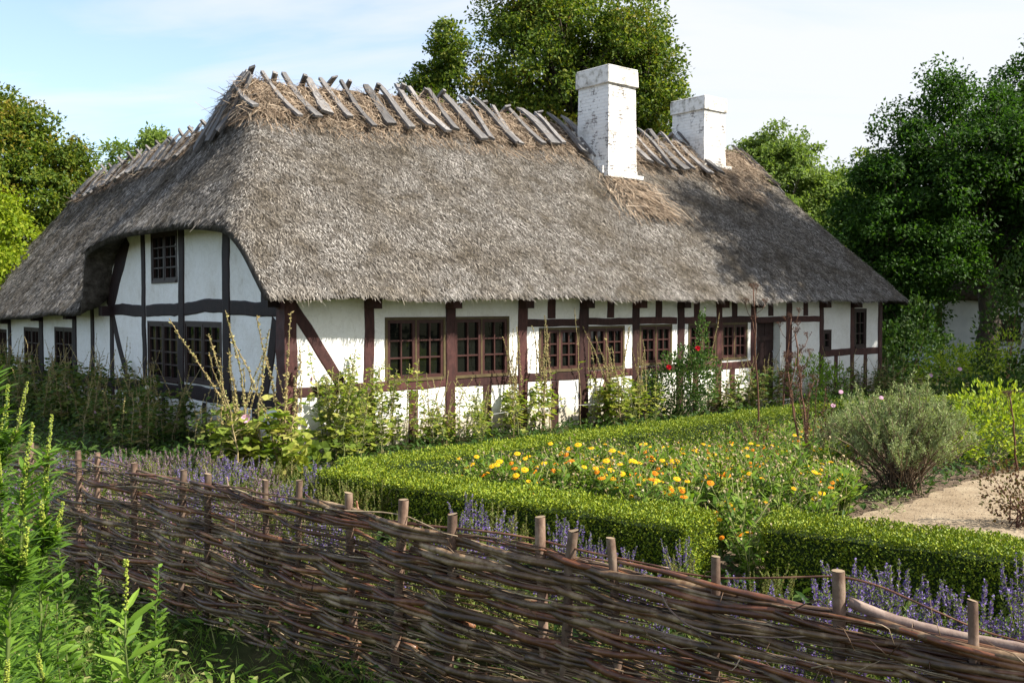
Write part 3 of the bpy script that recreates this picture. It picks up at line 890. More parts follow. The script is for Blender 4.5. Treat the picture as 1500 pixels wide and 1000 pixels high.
# small stones and crumbs on the path edge and beds
mb = MB(); k = 9000
P = np.stack([U(2.6, 8, k), U(6.6, 13.5, k), np.full(k, .010)], -1)
mb.inst(T_BALL, P, rdir(k), rdir(k), U(.006, .024, k), U(.006, .024, k))
tag(mb.build('gravel', islandmat('pebble', [(.11, .08, .055), (.20, .15, .105), (.27, .21, .15), (.40, .34, .26)], rough=.9)), kind='stuff')


# ------------------------------------------------------------------ box hedges
def hedge(p0, p1, w, h, label, dens=2700, ls=.026):
    p0, p1 = np.array(p0, float), np.array(p1, float); L = np.linalg.norm(p1 - p0); rz = math.atan2(p1[1] - p0[1], p1[0] - p0[0])
    root = empty('box_hedge', (p0[0], p0[1], 0), rz, label, 'hedge')
    def disp(P):
        return .6 * (.016 * np.sin(9 * P[:, 0] + 3 * P[:, 2]) + .014 * np.sin(5.3 * P[:, 0] + 7 * P[:, 1]) + .010 * np.sin(17 * P[:, 0] + 11 * P[:, 1] + 9 * P[:, 2]))
    mb = MB()
    c = .04
    V = []; n = max(2, int(L / .15))
    for i in range(n + 1):
        xx = c + (L - 2 * c) * i / n
        for y, z in ((-w / 2 + c, 0), (-w / 2 + c, h * .5), (-w / 2 + c, h - 1.7 * c), (w / 2 - c, h - 1.7 * c), (w / 2 - c, h * .5), (w / 2 - c, 0)):
            V.append([xx, y + U(-.008, .008), z + (U(-.008, .008) if z else 0)])
    f = [[6 * i + j, 6 * i + j + 1, 6 * i + 7 + j, 6 * i + 6 + j] for i in range(n) for j in range(5)]
    mb.add(np.array(V), [np.array(f), np.array([[0, 1, 2, 3, 4, 5][::-1]]), np.array([[6 * n + j for j in range(6)]])])
    mb.build('core', M['boxcore'], root)
    mb = MB()
    def face(area, gen, nrm):
        k = int(area * dens); P = gen(k); N0 = np.array(nrm, float)
        P = P + N0 * (disp(P) + U(-.045, .014, k))[:, None]
        D = unit(N0 * .55 + rdir(k) * .85 + Z1 * .25); N = unit(N0 * .7 + rdir(k) * .8)
        mb.inst(T_LEAF, P, D, N, U(.7, 1.35, k) * ls, U(.45, .75, k) * ls)
    face(L * w * 1.25, lambda k: np.stack([U(0, L, k), U(-w / 2, w / 2, k), np.full(k, h)], -1), (0, 0, 1))
    for s in (-1, 1):
        face(L * h, lambda k: np.stack([U(0, L, k), np.full(k, s * w / 2), U(.0, h, k)], -1), (0, s, 0))
    for s, xx in ((-1, 0), (1, L)):
        face(w * h, lambda k: np.stack([np.full(k, xx), U(-w / 2, w / 2, k), U(0, h, k)], -1), (s, 0, 0))
    # stray shoots
    k = int(L * 14)
    P = np.stack([U(0, L, k), U(-w / 2, w / 2, k), h + U(0, .03, k)], -1)
    mb.inst(T_LEAF, P, unit(Z1 + rdir(k) * .4), rdir(k), ls * 1.5, ls * .8)
    mb.build('foliage', M['box'], root)
    return root
hedge((-1.66, 9.78), (5.2, 15.78), .55, .5, 'long clipped box hedge running along the house front behind the marigolds', 3800, .025)
hedge((-1.72, 9.52), (1.44, 7.26), .56, .5, 'clipped box hedge between the hyssop row and the marigolds, left of the gap', 8000, .023)
hedge((1.98, 7.33), (5.0, 5.35), .56, .5, 'clipped box hedge in front of the sandy path, right of the gap', 8500, .022)
hedge((5.6, 16.6), (11.5, 18.6), .5, .45, 'low dark box hedge under the trees behind the yellow-green bush', 1500, .035)


# ------------------------------------------------------------------ plants
def lean_curve(h, lean, az, n=7, wob=.01, p=1.6):
    t = np.linspace(0, 1, n)
    q = np.stack([lean * t ** p * math.cos(az), lean * t ** p * math.sin(az), h * t * (1 - .12 * (lean / max(h, .1)) ** 2 * t)], -1)
    q[1:-1] += rng.normal(0, wob, (n - 2, 3))
    return q


def along(c, t):
    k = len(c) - 1; x = np.clip(np.asarray(t) * k, 0, k - 1e-6); i = x.astype(int); f = (x - i)[:, None]
    return c[i] * (1 - f) + c[i + 1] * f


def marigold(kind, nfl, seed):
    def mk():
        root = empty('marigold_plant', label='x', cat='flower')
        mb = MB(); tips = []
        ns = random.randint(7, 10)
        for _ in range(ns):
            c = lean_curve(U(.28, .50), U(.03, .26), U(0, 6.28), 5)
            mb.tube(c, np.linspace(.005, .003, 5), 3, 1, cap=False); tips.append(c)
            k = 18; t = U(.08, .95, k); P = along(c, t)
            az = U(0, 6.28, k); D = np.stack([np.cos(az), np.sin(az), U(.2, 1.1, k)], -1)
            mb.inst(T_LANCE, P, D, Z1 + rdir(k) * .4, U(.05, .11, k), U(.014, .028, k), 0)
        # buds and buff seed heads
        for c in tips[nfl:]:
            mb.inst(T_BALL, c[-1:], rdir(1), rdir(1), U(.016, .028), U(.02, .034), 2)
        mb.build('foliage', [M['marileaf'], M['stem'], M['drystem']], root)
        for i in range(nfl):
            fb = MB(); p = tips[i][-1]; d = unit(np.array([U(-.25, .35), U(-.75, .1), .9]))
            s = U(.040, .064)
            fb.inst(T_DAISY, p[None], d[None], rdir(1), .022, s)
            fb.inst(T_DAISY, (p + d * .004)[None], d[None], rdir(1), .026, s * .7)
            fl = fb.build('flower', M[kind if kind != 'mixed' else ('yellow', 'orange')[i % 2]], root)
            cb = MB(); cb.inst(T_BALL, (p + d * .006)[None], d[None], rdir(1), .012, .019); cb.build('flower_centre', M['eye'], fl)
        return root
    return mk
ml = {'yellow': 'pot marigold with yellow flower heads in the hedged bed', 'orange': 'pot marigold with orange flower heads in the hedged bed',
      'mixed': 'pot marigold bearing both yellow and orange flower heads in the hedged bed', 'none': 'pot marigold gone to buds and seed heads in the hedged bed'}
kinds = ['yellow', 'yellow', 'orange', 'mixed', 'none', 'none', 'yellow', 'none', 'none']
mar = Protos([marigold('yellow', 2, 0), marigold('yellow', 3, 1), marigold('orange', 3, 2), marigold('mixed', 4, 3), marigold('yellow', 0, 4), marigold('orange', 0, 5), marigold('yellow', 1, 6), marigold('yellow', 0, 7), marigold('orange', 0, 8)])


def inpoly(x, y, poly):
    c = False; j = len(poly) - 1
    for i in range(len(poly)):
        a, b = poly[i], poly[j]
        if (a[1] > y) != (b[1] > y) and x < (b[0] - a[0]) * (y - a[1]) / (b[1] - a[1]) + a[0]: c = not c
        j = i
    return c
bed = [(-.75, 9.75), (1.62, 8.0), (1.60, 6.7), (1.86, 6.75), (2.2, 7.6), (3.3, 9.3), (4.0, 11.4), (4.9, 14.8)]
pts = []
while len(pts) < 235:
    x, y = U(-1, 5), U(6.5, 15)
    if inpoly(x, y, bed) and all((x - a) ** 2 + (y - b) ** 2 > .148 ** 2 for a, b in pts): pts.append((x, y))
for i, (x, y) in enumerate(pts):
    j = random.choice((0, 1, 2, 3, 4, 5, 6, 7, 1, 0)) if y < 12.2 else random.choice((2, 4, 5, 7, 8, 7, 4))
    mar.put(j, (x, y, 0), U(-.5, .5), U(.85, 1.45) if y < 11 else U(.8, 1.1), ml[kinds[j]], 'pot marigolds in the hedged bed: ' + kinds[j])


def spike_plant(kind, n, h0, h1, seed):
    """hyssop: many upright stems ending in a spike of florets"""
    def mk():
        root = empty('hyssop_plant', label='x', cat='flowering plant')
        mb = MB(); sp_ = []
        for _ in range(n):
            fb = MB(); sp_.append(fb); h = U(h0, h1); c = lean_curve(h, U(.0, .20), U(0, 6.28), 5, .004) + np.r_[rng.normal(0, .07, 2), 0]
            mb.tube(c, np.linspace(.0035, .002, 5), 3, 1, cap=False)
            k = 46; t = U(.05, .74, k) ; P = along(c, t); az = U(0, 6.28, k)
            mb.inst(T_LEAF, P, np.stack([np.cos(az), np.sin(az), U(.4, 1.3, k)], -1), rdir(k) + Z1, U(.022, .048, k), U(.007, .012, k), 0)
            t0 = U(.58, .74); k = 84; t = U(t0, 1.0, k); P = along(c, t); az = U(0, 6.28, k)
            s = np.clip(1.25 - (t - t0) / (1 - t0) * .7, .4, 1.2)
            D = np.stack([np.cos(az), np.sin(az), U(.1, 1.1, k)], -1)
            live = U(0, 1, k) < .60
            fb.inst(T_LEAF, P[live], D[live], rdir(live.sum()), U(.014, .026, live.sum()) * s[live], U(.010, .016, live.sum()), 0)
            mb.inst(T_LEAF, P[~live], D[~live], rdir((~live).sum()), U(.012, .02, (~live).sum()), .009, 0)
        mb.build('foliage', [M['hyssop'], M['stem']], root)
        for fb in sp_:
            fb.build('flower_spike', M[kind], root)
        return root
    return mk
hys = Protos([spike_plant('purple', 19, .42, .66, 0), spike_plant('purple', 16, .45, .7, 1), spike_plant('purple', 21, .38, .6, 2),
              spike_plant('mauve', 19, .36, .56, 3), spike_plant('mauve', 18, .34, .52, 4), spike_plant('spent', 20, .36, .58, 5), spike_plant('spent', 18, .4, .56, 6)])
hl = {0: 'hyssop in purple flower behind the woven fence', 1: 'hyssop in faded mauve flower behind the left end of the woven fence', 2: 'hyssop gone over to green-brown seed spikes behind the woven fence'}
FA, FD, FN = np.array([-3.6, 8.0]), np.array([.8, -.6]), np.array([.6, .8])
def fp(t, o=0.0): return FA + FD * t + FN * o
for t in np.arange(-2.6, 9.0, .30):
    for o in (.36, .72, 1.12, 1.55, 1.98, 2.4):
        tt, oo = t + U(-.12, .12), o + U(-.14, .14)
        p = fp(tt, oo)
        px = 750 + FL * p[0] / p[1]
        if px > 1640 or px < -160: continue
        if oo > 1.75 and tt > 1.7: continue
        if px < 400:
            j = random.choice((3, 4, 3, 4, 5, 0)); g = 1
        elif px < 640: j = random.choice((5, 6, 5, 6, 5, 6, 0)); g = 2
        elif px < 860: j = random.choice((0, 1, 2, 1, 5))
        elif px < 1150: j = random.choice((0, 2, 5, 6, 2, 1))
        else: j = random.choice((0, 1, 2, 1, 2, 0, 5))
        g = 0 if j < 3 else 1 if j < 5 else 2
        s = U(.85, 1.05)
        s *= 1.05 if px > 1200 else .98 if 670 < px < 850 else .80 if px > 560 else .92
        hys.put(j, (p[0], p[1], float(gh(p[0], p[1]))), U(0, 6.28), s, hl[g], 'hyssop plants behind the woven fence: ' + ('purple', 'mauve', 'seed')[g])


# hollyhocks
def hollyhock(h, leafy, dry, nst, spread, fl, seed, leafmat_='holly', lean=.35, leafz=.6, nleaf=34, lsz=(.07, .15)):
    def mk():
        root = empty('hollyhock', label='x', cat='flowering plant')
        sb, lb = MB(), MB(); tips, pods = [], []
        for i in range(nst):
            pb = MB(); pods.append(pb)
            hh = h * U(.72, 1.0) if i else h
            c = lean_curve(hh, lean * U(.2, 1) * hh, U(0, 6.28), 9, .012, 1.7) + np.r_[rng.normal(0, spread, 2), 0]
            sb.tube(c, np.linspace(.010, .004, 9), 4, 0, cap=False); tips.append(c)
            k = int(nleaf * leafy); t = U(.06, leafz, k) ** .9; P = along(c, t); az = U(0, 6.28, k)
            D = np.stack([np.cos(az), np.sin(az), U(-.3, .5, k)], -1)
            pl = U(.05, .16, k) * (1.2 - t)
            for q, d, l in zip(P, unit(D), pl):
                sb.tube([q, q + d * l * .6 + Z1 * l * .3, q + d * l + Z1 * l * .3], .003, 3, 0, cap=False)
            P = P + unit(D) * pl[:, None] + Z1 * (pl * .3)[:, None]
            sz = U(lsz[0], lsz[1], k) * (1.15 - .6 * t)
            lb.inst(T_PALM, P, D + Z1 * U(-.8, .1, k)[:, None], Z1 + rdir(k) * .45, sz, sz * 1.05)
            k = int(42 * dry); t = U(.45, 1, k); P = along(c, t); az = U(0, 6.28, k); D = np.stack([np.cos(az), np.sin(az), U(.2, .9, k)], -1)
            s = U(.018, .032, k) * (1.35 - .7 * t)
            pb.inst(T_BALL, P + unit(D) * (.022 * (1.3 - t))[:, None], D, rdir(k), s, s)
            kk = int(k * .45)
            pb.inst(T_LEAF, P[:kk], D[:kk], rdir(kk), U(.02, .045, kk), U(.012, .025, kk))
        sb.build('stem', M['drystem' if dry > .6 else 'stem'], root)
        if lb.n: lb.build('foliage', M[leafmat_], root)
        for pb in pods:
            if pb.n: pb.build('seed_spike', M['pod'], root)
        for i in range(fl):
            fb = MB(); c = tips[i % nst]; p = along(c, np.array([U(.35, .7)]))[0]; d = unit(np.array([U(-.6, .6), -1, .3]))
            fb.inst(T_CUP, (p + d * .03)[None], d[None], rdir(1), .05, .085)
            fb.inst(T_BALL, (p + d * .05)[None], d[None], rdir(1), .03, .014)
            fb.build('flower', M['pink' if seed % 2 == 0 else 'white'], root)
        return root
    return mk
HH = Protos([
    hollyhock(1.4, 1.1, .6, 9, .32, 1, 0, 'holly', .32, .95, 52, (.05, .115)),   # 0 bushy sunlit
    hollyhock(1.2, 1.0, .6, 8, .32, 0, 1, 'holly', .6, .85, 40, (.045, .10)),      # 1 lower sprawling
    hollyhock(1.85, .4, 1.5, 7, .10, 0, 2, 'holly', .2, .45, 36),             # 2 dry tall spires
    hollyhock(2.15, .15, 1.0, 1, .03, 0, 3, 'holly', .12, .5, 30),              # 3 single tall spire
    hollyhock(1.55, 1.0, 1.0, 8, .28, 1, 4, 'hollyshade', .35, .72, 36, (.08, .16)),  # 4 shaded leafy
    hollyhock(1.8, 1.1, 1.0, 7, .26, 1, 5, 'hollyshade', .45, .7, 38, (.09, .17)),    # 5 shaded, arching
    hollyhock(1.7, .6, 1.7, 9, .15, 2, 6, 'holly', .42, .4, 40),              # 6 arching seed heads
])
def hput(i, hx, hy, s, label, rz=None):
    p = hw(hx, hy); HH.put(i, p, U(0, 6.28) if rz is None else rz, s, label)
# along the long front (house x, distance from the wall)
hput(0, .75, -.55, 1.12, 'bushy yellowing hollyhock against the first white panel by the corner post')
hput(0, 1.25, -.45, .95, 'low leafy hollyhock in front of the second post of the house front')
hput(0, .45, -.65, .95, 'leafy hollyhock low beside the corner post on the long front', 2.0)
hput(0, 1.05, -.7, .9, 'bushy hollyhock in front of the first brace of the long front', 4.0)
hput(1, 2.6, -.6, .85, 'sprawling hollyhock under the leftmost window of the long front', 1.0)
hput(6, 2.3, -.4, .66, 'dry leaning hollyhock stalks beneath the left pair of front windows')
hput(1, 3.3, -.5, .8, 'leafy green hollyhock under the second window of the long front', 3.0)
hput(2, 3.95, -.3, .95, 'sparse hollyhock spires rising in front of the second front window')
hput(2, 4.5, -.4, 1.05, 'dense pale hollyhock stalks in front of the post right of the left window pair')
hput(3, 5.35, -.3, .96, 'single tall thin hollyhock spire in front of the third front window')
hput(6, 6.0, -.45, 1.05, 'arching hollyhock with tan seed heads between the third and fourth windows')
hput(1, 6.35, -.6, .95, 'yellow-green hollyhock under the fourth window of the long front', 2.0)
hput(2, 6.9, -.35, .8, 'thin hollyhock stalks left of the rose bush with red flowers')
hput(3, 8.75, -.4, .92, 'lone slender hollyhock spire just right of the red rose bush')
hput(4, 9.0, -.5, .72, 'shaded hollyhock clump under the sixth window of the long front')
hput(4, 9.9, -.5, .75, 'shaded hollyhock clump under the last window left of the door')
hput(5, 10.5, -.45, .75, 'dark hollyhock stems at the left side of the door')
hput(5, 12.9, -.7, .7, 'spindly hollyhock before the blank white panel right of the door')
hput(4, 13.9, -.6, .62, 'small dark hollyhock below the tiny square window at the far end')
hput(4, 15.0, -.6, .6, 'small hollyhock at the far right corner of the house')
# along the gable side, mostly in its shade
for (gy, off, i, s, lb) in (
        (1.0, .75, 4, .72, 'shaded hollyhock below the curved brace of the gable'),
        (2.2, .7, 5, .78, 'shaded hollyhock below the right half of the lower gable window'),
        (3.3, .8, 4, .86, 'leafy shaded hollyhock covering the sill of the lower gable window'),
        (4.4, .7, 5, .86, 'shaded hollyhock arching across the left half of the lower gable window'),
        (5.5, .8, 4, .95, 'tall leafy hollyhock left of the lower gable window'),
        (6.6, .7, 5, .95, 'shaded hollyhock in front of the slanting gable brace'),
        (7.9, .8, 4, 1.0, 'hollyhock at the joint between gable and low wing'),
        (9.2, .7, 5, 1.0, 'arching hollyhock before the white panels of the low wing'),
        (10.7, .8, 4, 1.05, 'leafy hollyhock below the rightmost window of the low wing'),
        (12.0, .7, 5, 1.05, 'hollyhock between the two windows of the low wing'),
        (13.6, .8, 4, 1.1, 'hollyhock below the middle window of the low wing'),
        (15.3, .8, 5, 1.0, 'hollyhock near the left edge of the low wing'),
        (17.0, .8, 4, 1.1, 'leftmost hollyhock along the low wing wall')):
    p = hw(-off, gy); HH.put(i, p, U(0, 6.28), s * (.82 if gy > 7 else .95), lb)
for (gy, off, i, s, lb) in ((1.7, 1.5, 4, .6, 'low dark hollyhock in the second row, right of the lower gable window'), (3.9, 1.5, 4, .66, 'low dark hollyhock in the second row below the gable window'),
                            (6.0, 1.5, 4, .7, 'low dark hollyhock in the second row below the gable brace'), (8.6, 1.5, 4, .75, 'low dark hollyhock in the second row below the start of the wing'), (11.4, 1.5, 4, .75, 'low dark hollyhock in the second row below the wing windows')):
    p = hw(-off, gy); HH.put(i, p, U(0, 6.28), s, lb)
# the big dry clump standing free before the corner
p = ground(386, 708); HH.put(6, p, .6, 1.22, 'big dry hollyhock clump with pale stalks standing before the house corner')
HH.put(6, ground(352, 702), 2.0, .95, 'second dry hollyhock clump with seed heads, left of the big one before the corner')
p = ground(428, 690); HH.put(2, p, 2.6, .8, 'short dry hollyhock spire beside the corner post')


def leafy_bush(name, cat, label, loc, lobes, n, mat, ls, wr=.6, stems=14, stemmat='brown', tm=T_LEAF, upright=.3, base_r=.1):
    root = empty(name, loc, 0, label, cat)
    sb, lb = MB(), MB()
    for (x, y, z, rx, ry, rz) in lobes:
        k = int(n * rx * rz); d = rdir(k); r = U(.35, 1, k) ** .5
        P = np.array([x, y, z]) + d * r[:, None] * np.array([rx, ry, rz]) * (1 + .14 * np.sin(7 * d[:, :1] + 5 * d[:, 2:3]))
        P = P[P[:, 2] > .02]; k = len(P)
        D = unit(unit(P - np.array([x, y, z - .2 * rz])) + rdir(k) * .8 + Z1 * upright)
        lb.inst(tm, P, D, Z1 * .6 + rdir(k) * .8, U(.7, 1.3, k) * ls, U(.7, 1.2, k) * ls * wr)
        for i in range(max(2, int(stems * rx))):
            q = np.array([x, y, z]) + rdir(1)[0] * np.array([rx, ry, rz]) * .8
            b = np.array([rng.normal(0, base_r), rng.normal(0, base_r), 0])
            m_ = (b + q) / 2 + rng.normal(0, .04, 3)
            sb.tube([b, m_, q], np.array([.008, .006, .003]) * max(1, rz), 4, 0, cap=False)
    sb.build('stem', M[stemmat], root); lb.build('foliage', M[mat], root)
    return root
# rose with red flowers
p = hw(7.7, -.55)
rb = leafy_bush('rose_bush', 'rose', 'dark green rose bush with red flowers climbing beside the fifth front window', p,
                [(0, 0, .62, .6, .4, .62), (-.4, 0, .45, .5, .35, .45), (.4, -.05, .75, .35, .3, .55), (.42, .05, 1.5, .12, .12, .55), (.15, 0, 1.1, .3, .25, .3)], 6800, 'rose', .055, stems=10, stemmat='stem')
for q in ((.30, -.2, 1.32), (-.25, -.33, .98)):
    fb = MB(); q = np.array(q); d = unit(np.array([-.2, -1, .3]))
    for s, l in ((.10, .02), (.085, .045), (.06, .06), (.04, .07)):
        fb.inst(T_CUP, q[None], d[None], rdir(1), l, s)
    fb.build('flower', M['red'], rb)
# support wire along the front
mb = MB(); a, b = hw(-.3, -.42, .42), hw(6.8, -.42, .45)
mb.tube([a + (b - a) * t - Z1 * .05 * math.sin(math.pi * t * 3) ** 2 for t in np.linspace(0, 1, 24)], .004, 4)
tag(mb.build('support_wire', M['wire']), 'thin wire strung low along the plants at the house front', 'wire')
# low green leaves near the corner
leafy_bush('mallow_plant', 'plant', 'pale broad-leaved mallow at the foot of the corner post', ground(400, 700), [(0, 0, .22, .45, .3, .22), (.35, .1, .15, .3, .3, .16)], 700, 'holly', .14, .95, 8, 'stem', T_PALM)
leafy_bush('aster_plant', 'plant', 'tall bright green leafy plant in front of the doorway', hw(11.0, -1.1), [(0, 0, .55, .45, .35, .6), (.5, .1, .45, .4, .3, .5)], 3000, 'weedleaf', .07, .35, 10, 'stem', T_LANCE, .8)
pk = leafy_bush('cosmos_plant', 'flowering plant', 'green plant with small pink flowers left of the grey-green bush', ground(1215, 648), [(0, 0, .40, .55, .5, .42), (.6, .3, .35, .45, .4, .4)], 2600, 'shadeleaf', .06, .5, 10, 'stem')
for q in ((-.1, -.45, .62), (.35, -.4, .66), (.75, -.1, .7), (.1, -.2, .8)):
    fb = MB(); fb.inst(T_DAISY, np.array([q]), np.array([[-.1, -.8, .5]]), rdir(1), .03, .075); fb.build('flower', M['pink'], pk)
pk = leafy_bush('rose_shrub', 'rose', 'arching yellow-green rose shrub with pink blooms at the far house corner', hw(15.2, -1.8), [(0, 0, .5, .6, .5, .5), (.8, -.3, .8, .5, .4, .5), (1.2, -.5, 1.25, .3, .3, .35), (.3, 0, .9, .4, .3, .35)], 2000, 'yelbush', .07, .6, 10, 'stem')
for q in ((-.4, -.4, .55), (.2, -.5, .7)):
    fb = MB(); fb.inst(T_CUP, np.array([q]), np.array([[-.1, -.8, .5]]), rdir(1), .05, .10); fb.build('flower', M['pink'], pk)


# grey-green shrub beside the path
def wormwood(loc, rad, h, label, ns=110, seed=0):
    root = empty('wormwood_bush', loc, 0, label, 'bush')
    sb, lb = MB(), MB()
    for i in range(ns):
        az = U(0, 6.28); tilt = U(0, 1) ** .6; end = np.array([rad * tilt * math.cos(az), rad * tilt * math.sin(az) * .85, h * (1.02 - .5 * tilt ** 2.2) * U(.85, 1.03)])
        t = np.linspace(0, 1, 6)[:, None]; b = np.array([rng.normal(0, .10), rng.normal(0, .10), 0])
        c = b + (end - b) * np.concatenate([t ** 1.05, t ** 1.05, t ** .85], 1) + np.r_[[[0, 0, 0]], rng.normal(0, .012, (5, 3))]
        sb.tube(c, np.linspace(.008, .003, 6), 4, 0, cap=False)
        nb = 5
        for j in range(nb):   # side shoots: upright plumes of tiny leaves
            t0 = U(.42, .95); q = along(c, np.array([t0]))[0]
            a2 = U(0, 6.28); L = U(.10, .22); e = q + np.array([math.cos(a2) * L * .5, math.sin(a2) * L * .5, L])
            sb.tube([q, e], .0022, 3, 0, cap=False)
            k = 46; tt = U(.05, 1.1, k)[:, None]; P = q + (e - q) * tt + rng.normal(0, .010, (k, 3))
            D = unit(unit(e - q) + rdir(k) * .9)
            lb.inst(T_LEAF, P, D, rdir(k), U(.022, .046, k), U(.008, .014, k))
    sb.build('stem', islandmat('woody_stem', [(.09, .055, .03), (.16, .11, .07), (.24, .18, .12)]), root); lb.build('foliage', M['sage'], root)
    return root
wormwood(ground(1318, 722), .98, 1.18, 'large grey-green wormwood bush with bare brown stems beside the path', 130)
wormwood(ground(1245, 690), .5, .75, 'smaller grey-green bush behind the marigolds, left of the large one', 50)
leafy_bush('spurge_bush', 'bush', 'bright yellow-green bush at the far side of the sandy path', ground(1452, 682), [(0, 0, .45, .7, .55, .5), (-.55, -.1, .35, .45, .45, .38), (.6, .1, .4, .6, .5, .48), (.1, .3, .75, .5, .4, .35), (1.3, .2, .4, .6, .5, .5)], 2600, 'yelbush', .075, .5, 12, 'stem')
leafy_bush('barberry_bush', 'bush', 'sparse dark red leaved bush at the right end of the path', ground(1506, 772), [(0, 0, .25, .30, .3, .24), (-.25, .05, .36, .22, .2, .3), (.3, 0, .25, .3, .3, .25)], 5200, 'redleaf', .04, .6, 24, 'brown')
leafy_bush('woodruff_plant', 'plant', 'small pale grey seedling behind the right box hedge', ground(1300, 752), [(0, 0, .12, .22, .2, .12)], 6000, 'sage', .03, .4, 6, 'stem')

# brown dead stalks
def umbel(loc, h, label, lean, az, n=4, stalks=1):
    root = empty('dead_umbel', loc, 0, label, 'dead plant')
    sb, hbs = MB(), []
    for s in range(stalks):
        c = lean_curve(h * (1 if s == 0 else U(.6, .95)), lean, az + U(-.3, .3), 10, .008, 1.2) + np.r_[rng.normal(0, .04 if stalks > 1 else 0, 2), 0]
        sb.tube(c, np.linspace(.015, .009, 10), 5, 0)
        heads = [c[-1]]
        for i in range(n):
            q = along(c, np.array([U(.72, .93)]))[0]; a = U(0, 6.28); e = q + np.array([math.cos(a) * .14, math.sin(a) * .14, U(.12, .28)])
            sb.tube([q, (q + e) / 2 + np.array([math.cos(a) * .03, math.sin(a) * .03, 0]), e], .004, 4, 0); heads.append(e)
        for e in heads:
            hb = MB(); hbs.append(hb)
            for i in range(13):
                a = U(0, 6.28); r = U(.02, .065); f = e + np.array([math.cos(a) * r, math.sin(a) * r, U(.05, .085)])
                sb.tube([e, f], .0016, 3, 0, cap=False)
                hb.inst(T_BALL, np.repeat(f[None], 3, 0) + rng.normal(0, .007, (3, 3)), rdir(3), rdir(3), .012, .012)
    sb.build('stem', M['brown'], root)
    for hb in hbs: hb.build('seed_head', M['brown'], root)
umbel(ground(1112, 668), 2.33, 'very tall dead brown umbel stalk rising out of the marigolds', .10, 2.6, 4)
umbel(ground(1182, 690), 1.75, 'dead brown umbel stalks rising behind the marigolds beside the grey-green bush', .18, 2.6, 4, 4)
umbel(ground(1150, 640), 1.9, 'spreading dead brown umbel in front of the door', .15, .3, 5, 2)
umbel(ground(1490, 690), .95, 'thin rusty dead stalk at the right edge behind the path', .10, 2.8, 1, 1)
def docks(loc, h, label, n):
    root = empty('dead_dock', loc, 0, label, 'dead plant'); sb, hbs = MB(), []
    for i in range(n):
        hb = MB(); hbs.append(hb)
        c = lean_curve(h * U(.65, 1), U(.05, .3), U(0, 6.28), 7, .01) + np.r_[rng.normal(0, .07, 2), 0]
        sb.tube(c, np.linspace(.006, .003, 7), 4, 0, cap=False)
        k = 90; t = U(.5, 1, k); P = along(c, t) + rng.normal(0, .015, (k, 3)); hb.inst(T_LEAF, P, rdir(k), rdir(k), U(.012, .026, k), U(.010, .018, k))
    sb.build('stem', M['brown'], root)
    for hb in hbs: hb.build('seed_head', M['brown'], root)
docks(ground(1190, 706), 1.25, 'cluster of rust-brown dead dock stems between marigolds and grey-green bush', 9)
docks(ground(1110, 690), .75, 'short brown dead dock stems at the foot of the tall umbel stalk', 4)
docks(ground(1250, 735), .5, 'small brown dead dock at the front edge of the marigold bed', 4)
# ------------------------------------------------------------------ woven fence
FENCE = empty('wattle_fence', (*fp(0), 0), 0, 'low woven wattle fence of brown hazel rods across the foreground', 'fence')
F0 = fp(0)
FD3, FN3 = np.append(FD, 0), np.append(FN, 0)
def loc_(p):
    p = np.asarray(p, float)
    return np.array([p[0] - F0[0], p[1] - F0[1], p[2] if len(p) > 2 else 0])
st = []
for px, py in ((-70, 655), (-15, 655), (42, 648), (112, 660), (139, 663), (193, 678), (265, 688), (302, 694), (386, 703), (437, 703), (508, 722), (590, 732), (663, 753), (790, 757), (840, 777), (898, 788), (1050, 815), (1232, 836), (1435, 880), (1640, 915)):
    kk = (px - 750) / FL; t = (8 * kk + 3.6) / (.8 + .6 * kk); d = 8 - .6 * t
    st.append((t, depth(px, py, d)[2]))
st.sort()
ST = np.array([s[0] for s in st])
for i, (t, zt) in enumerate(st):
    r = U(.021, .030); mb = MB(); k = 9
    zz = np.linspace(-.5, zt, k); ln = U(-.07, .07); lo = U(-.03, .03)
    pts = np.array([loc_(fp(t + ln * (z - zt), lo * (z - zt))) + Z1 * z for z in zz]) + np.c_[rng.normal(0, .004, (k, 2)), np.zeros(k)]
    mb.tube(pts, r * (1 + rng.normal(0, .05, k)), 9, 0, cap=False)
    stake = mb.build('stake', M['stake'], FENCE)
    mb = MB(); e = pts[-1]; th = np.arange(9) * 2 * math.pi / 9; tilt = U(-.3, .3)
    mb.add(np.concatenate([np.stack([e[0] + r * .99 * np.cos(th), e[1] + r * .99 * np.sin(th), e[2] + .002 + tilt * r * np.cos(th)], -1), [[e[0], e[1], e[2] + .003]]]), np.array([[j, (j + 1) % 9, 9] for j in range(9)]))
    mb.build('sawn_top', M['cut'], stake)


def weave(t, ph): return np.interp(t, ST, ph * (1 - 2 * (np.arange(len(ST)) % 2)))
def topz(t): return np.interp(t, ST, [s[1] for s in st]) - np.interp(t, [3, 6], [.12, .235])
def rodpath(t0, t1, z0, z1, ph, amp=.058, step=.085, wob=.010):
    n = max(5, int((t1 - t0) / step)); t = np.linspace(t0, t1, n)
    w = weave(t, ph); w = np.convolve(np.pad(w, 2, 'edge'), [.1, .2, .4, .2, .1], 'valid')
    z = np.linspace(z0, z1, n) + np.cumsum(rng.normal(0, wob * .35, n)) * .6 + .028 * np.sin(t * U(1.5, 4) + U(0, 6))
    z = np.minimum(z, topz(t) + .05)
    o = w * amp - .014 + np.convolve(rng.normal(0, .010, n + 4), np.ones(5) / 5, 'valid')
    return np.array([loc_(fp(a, b)) + Z1 * c for a, b, c in zip(t, o, z)])
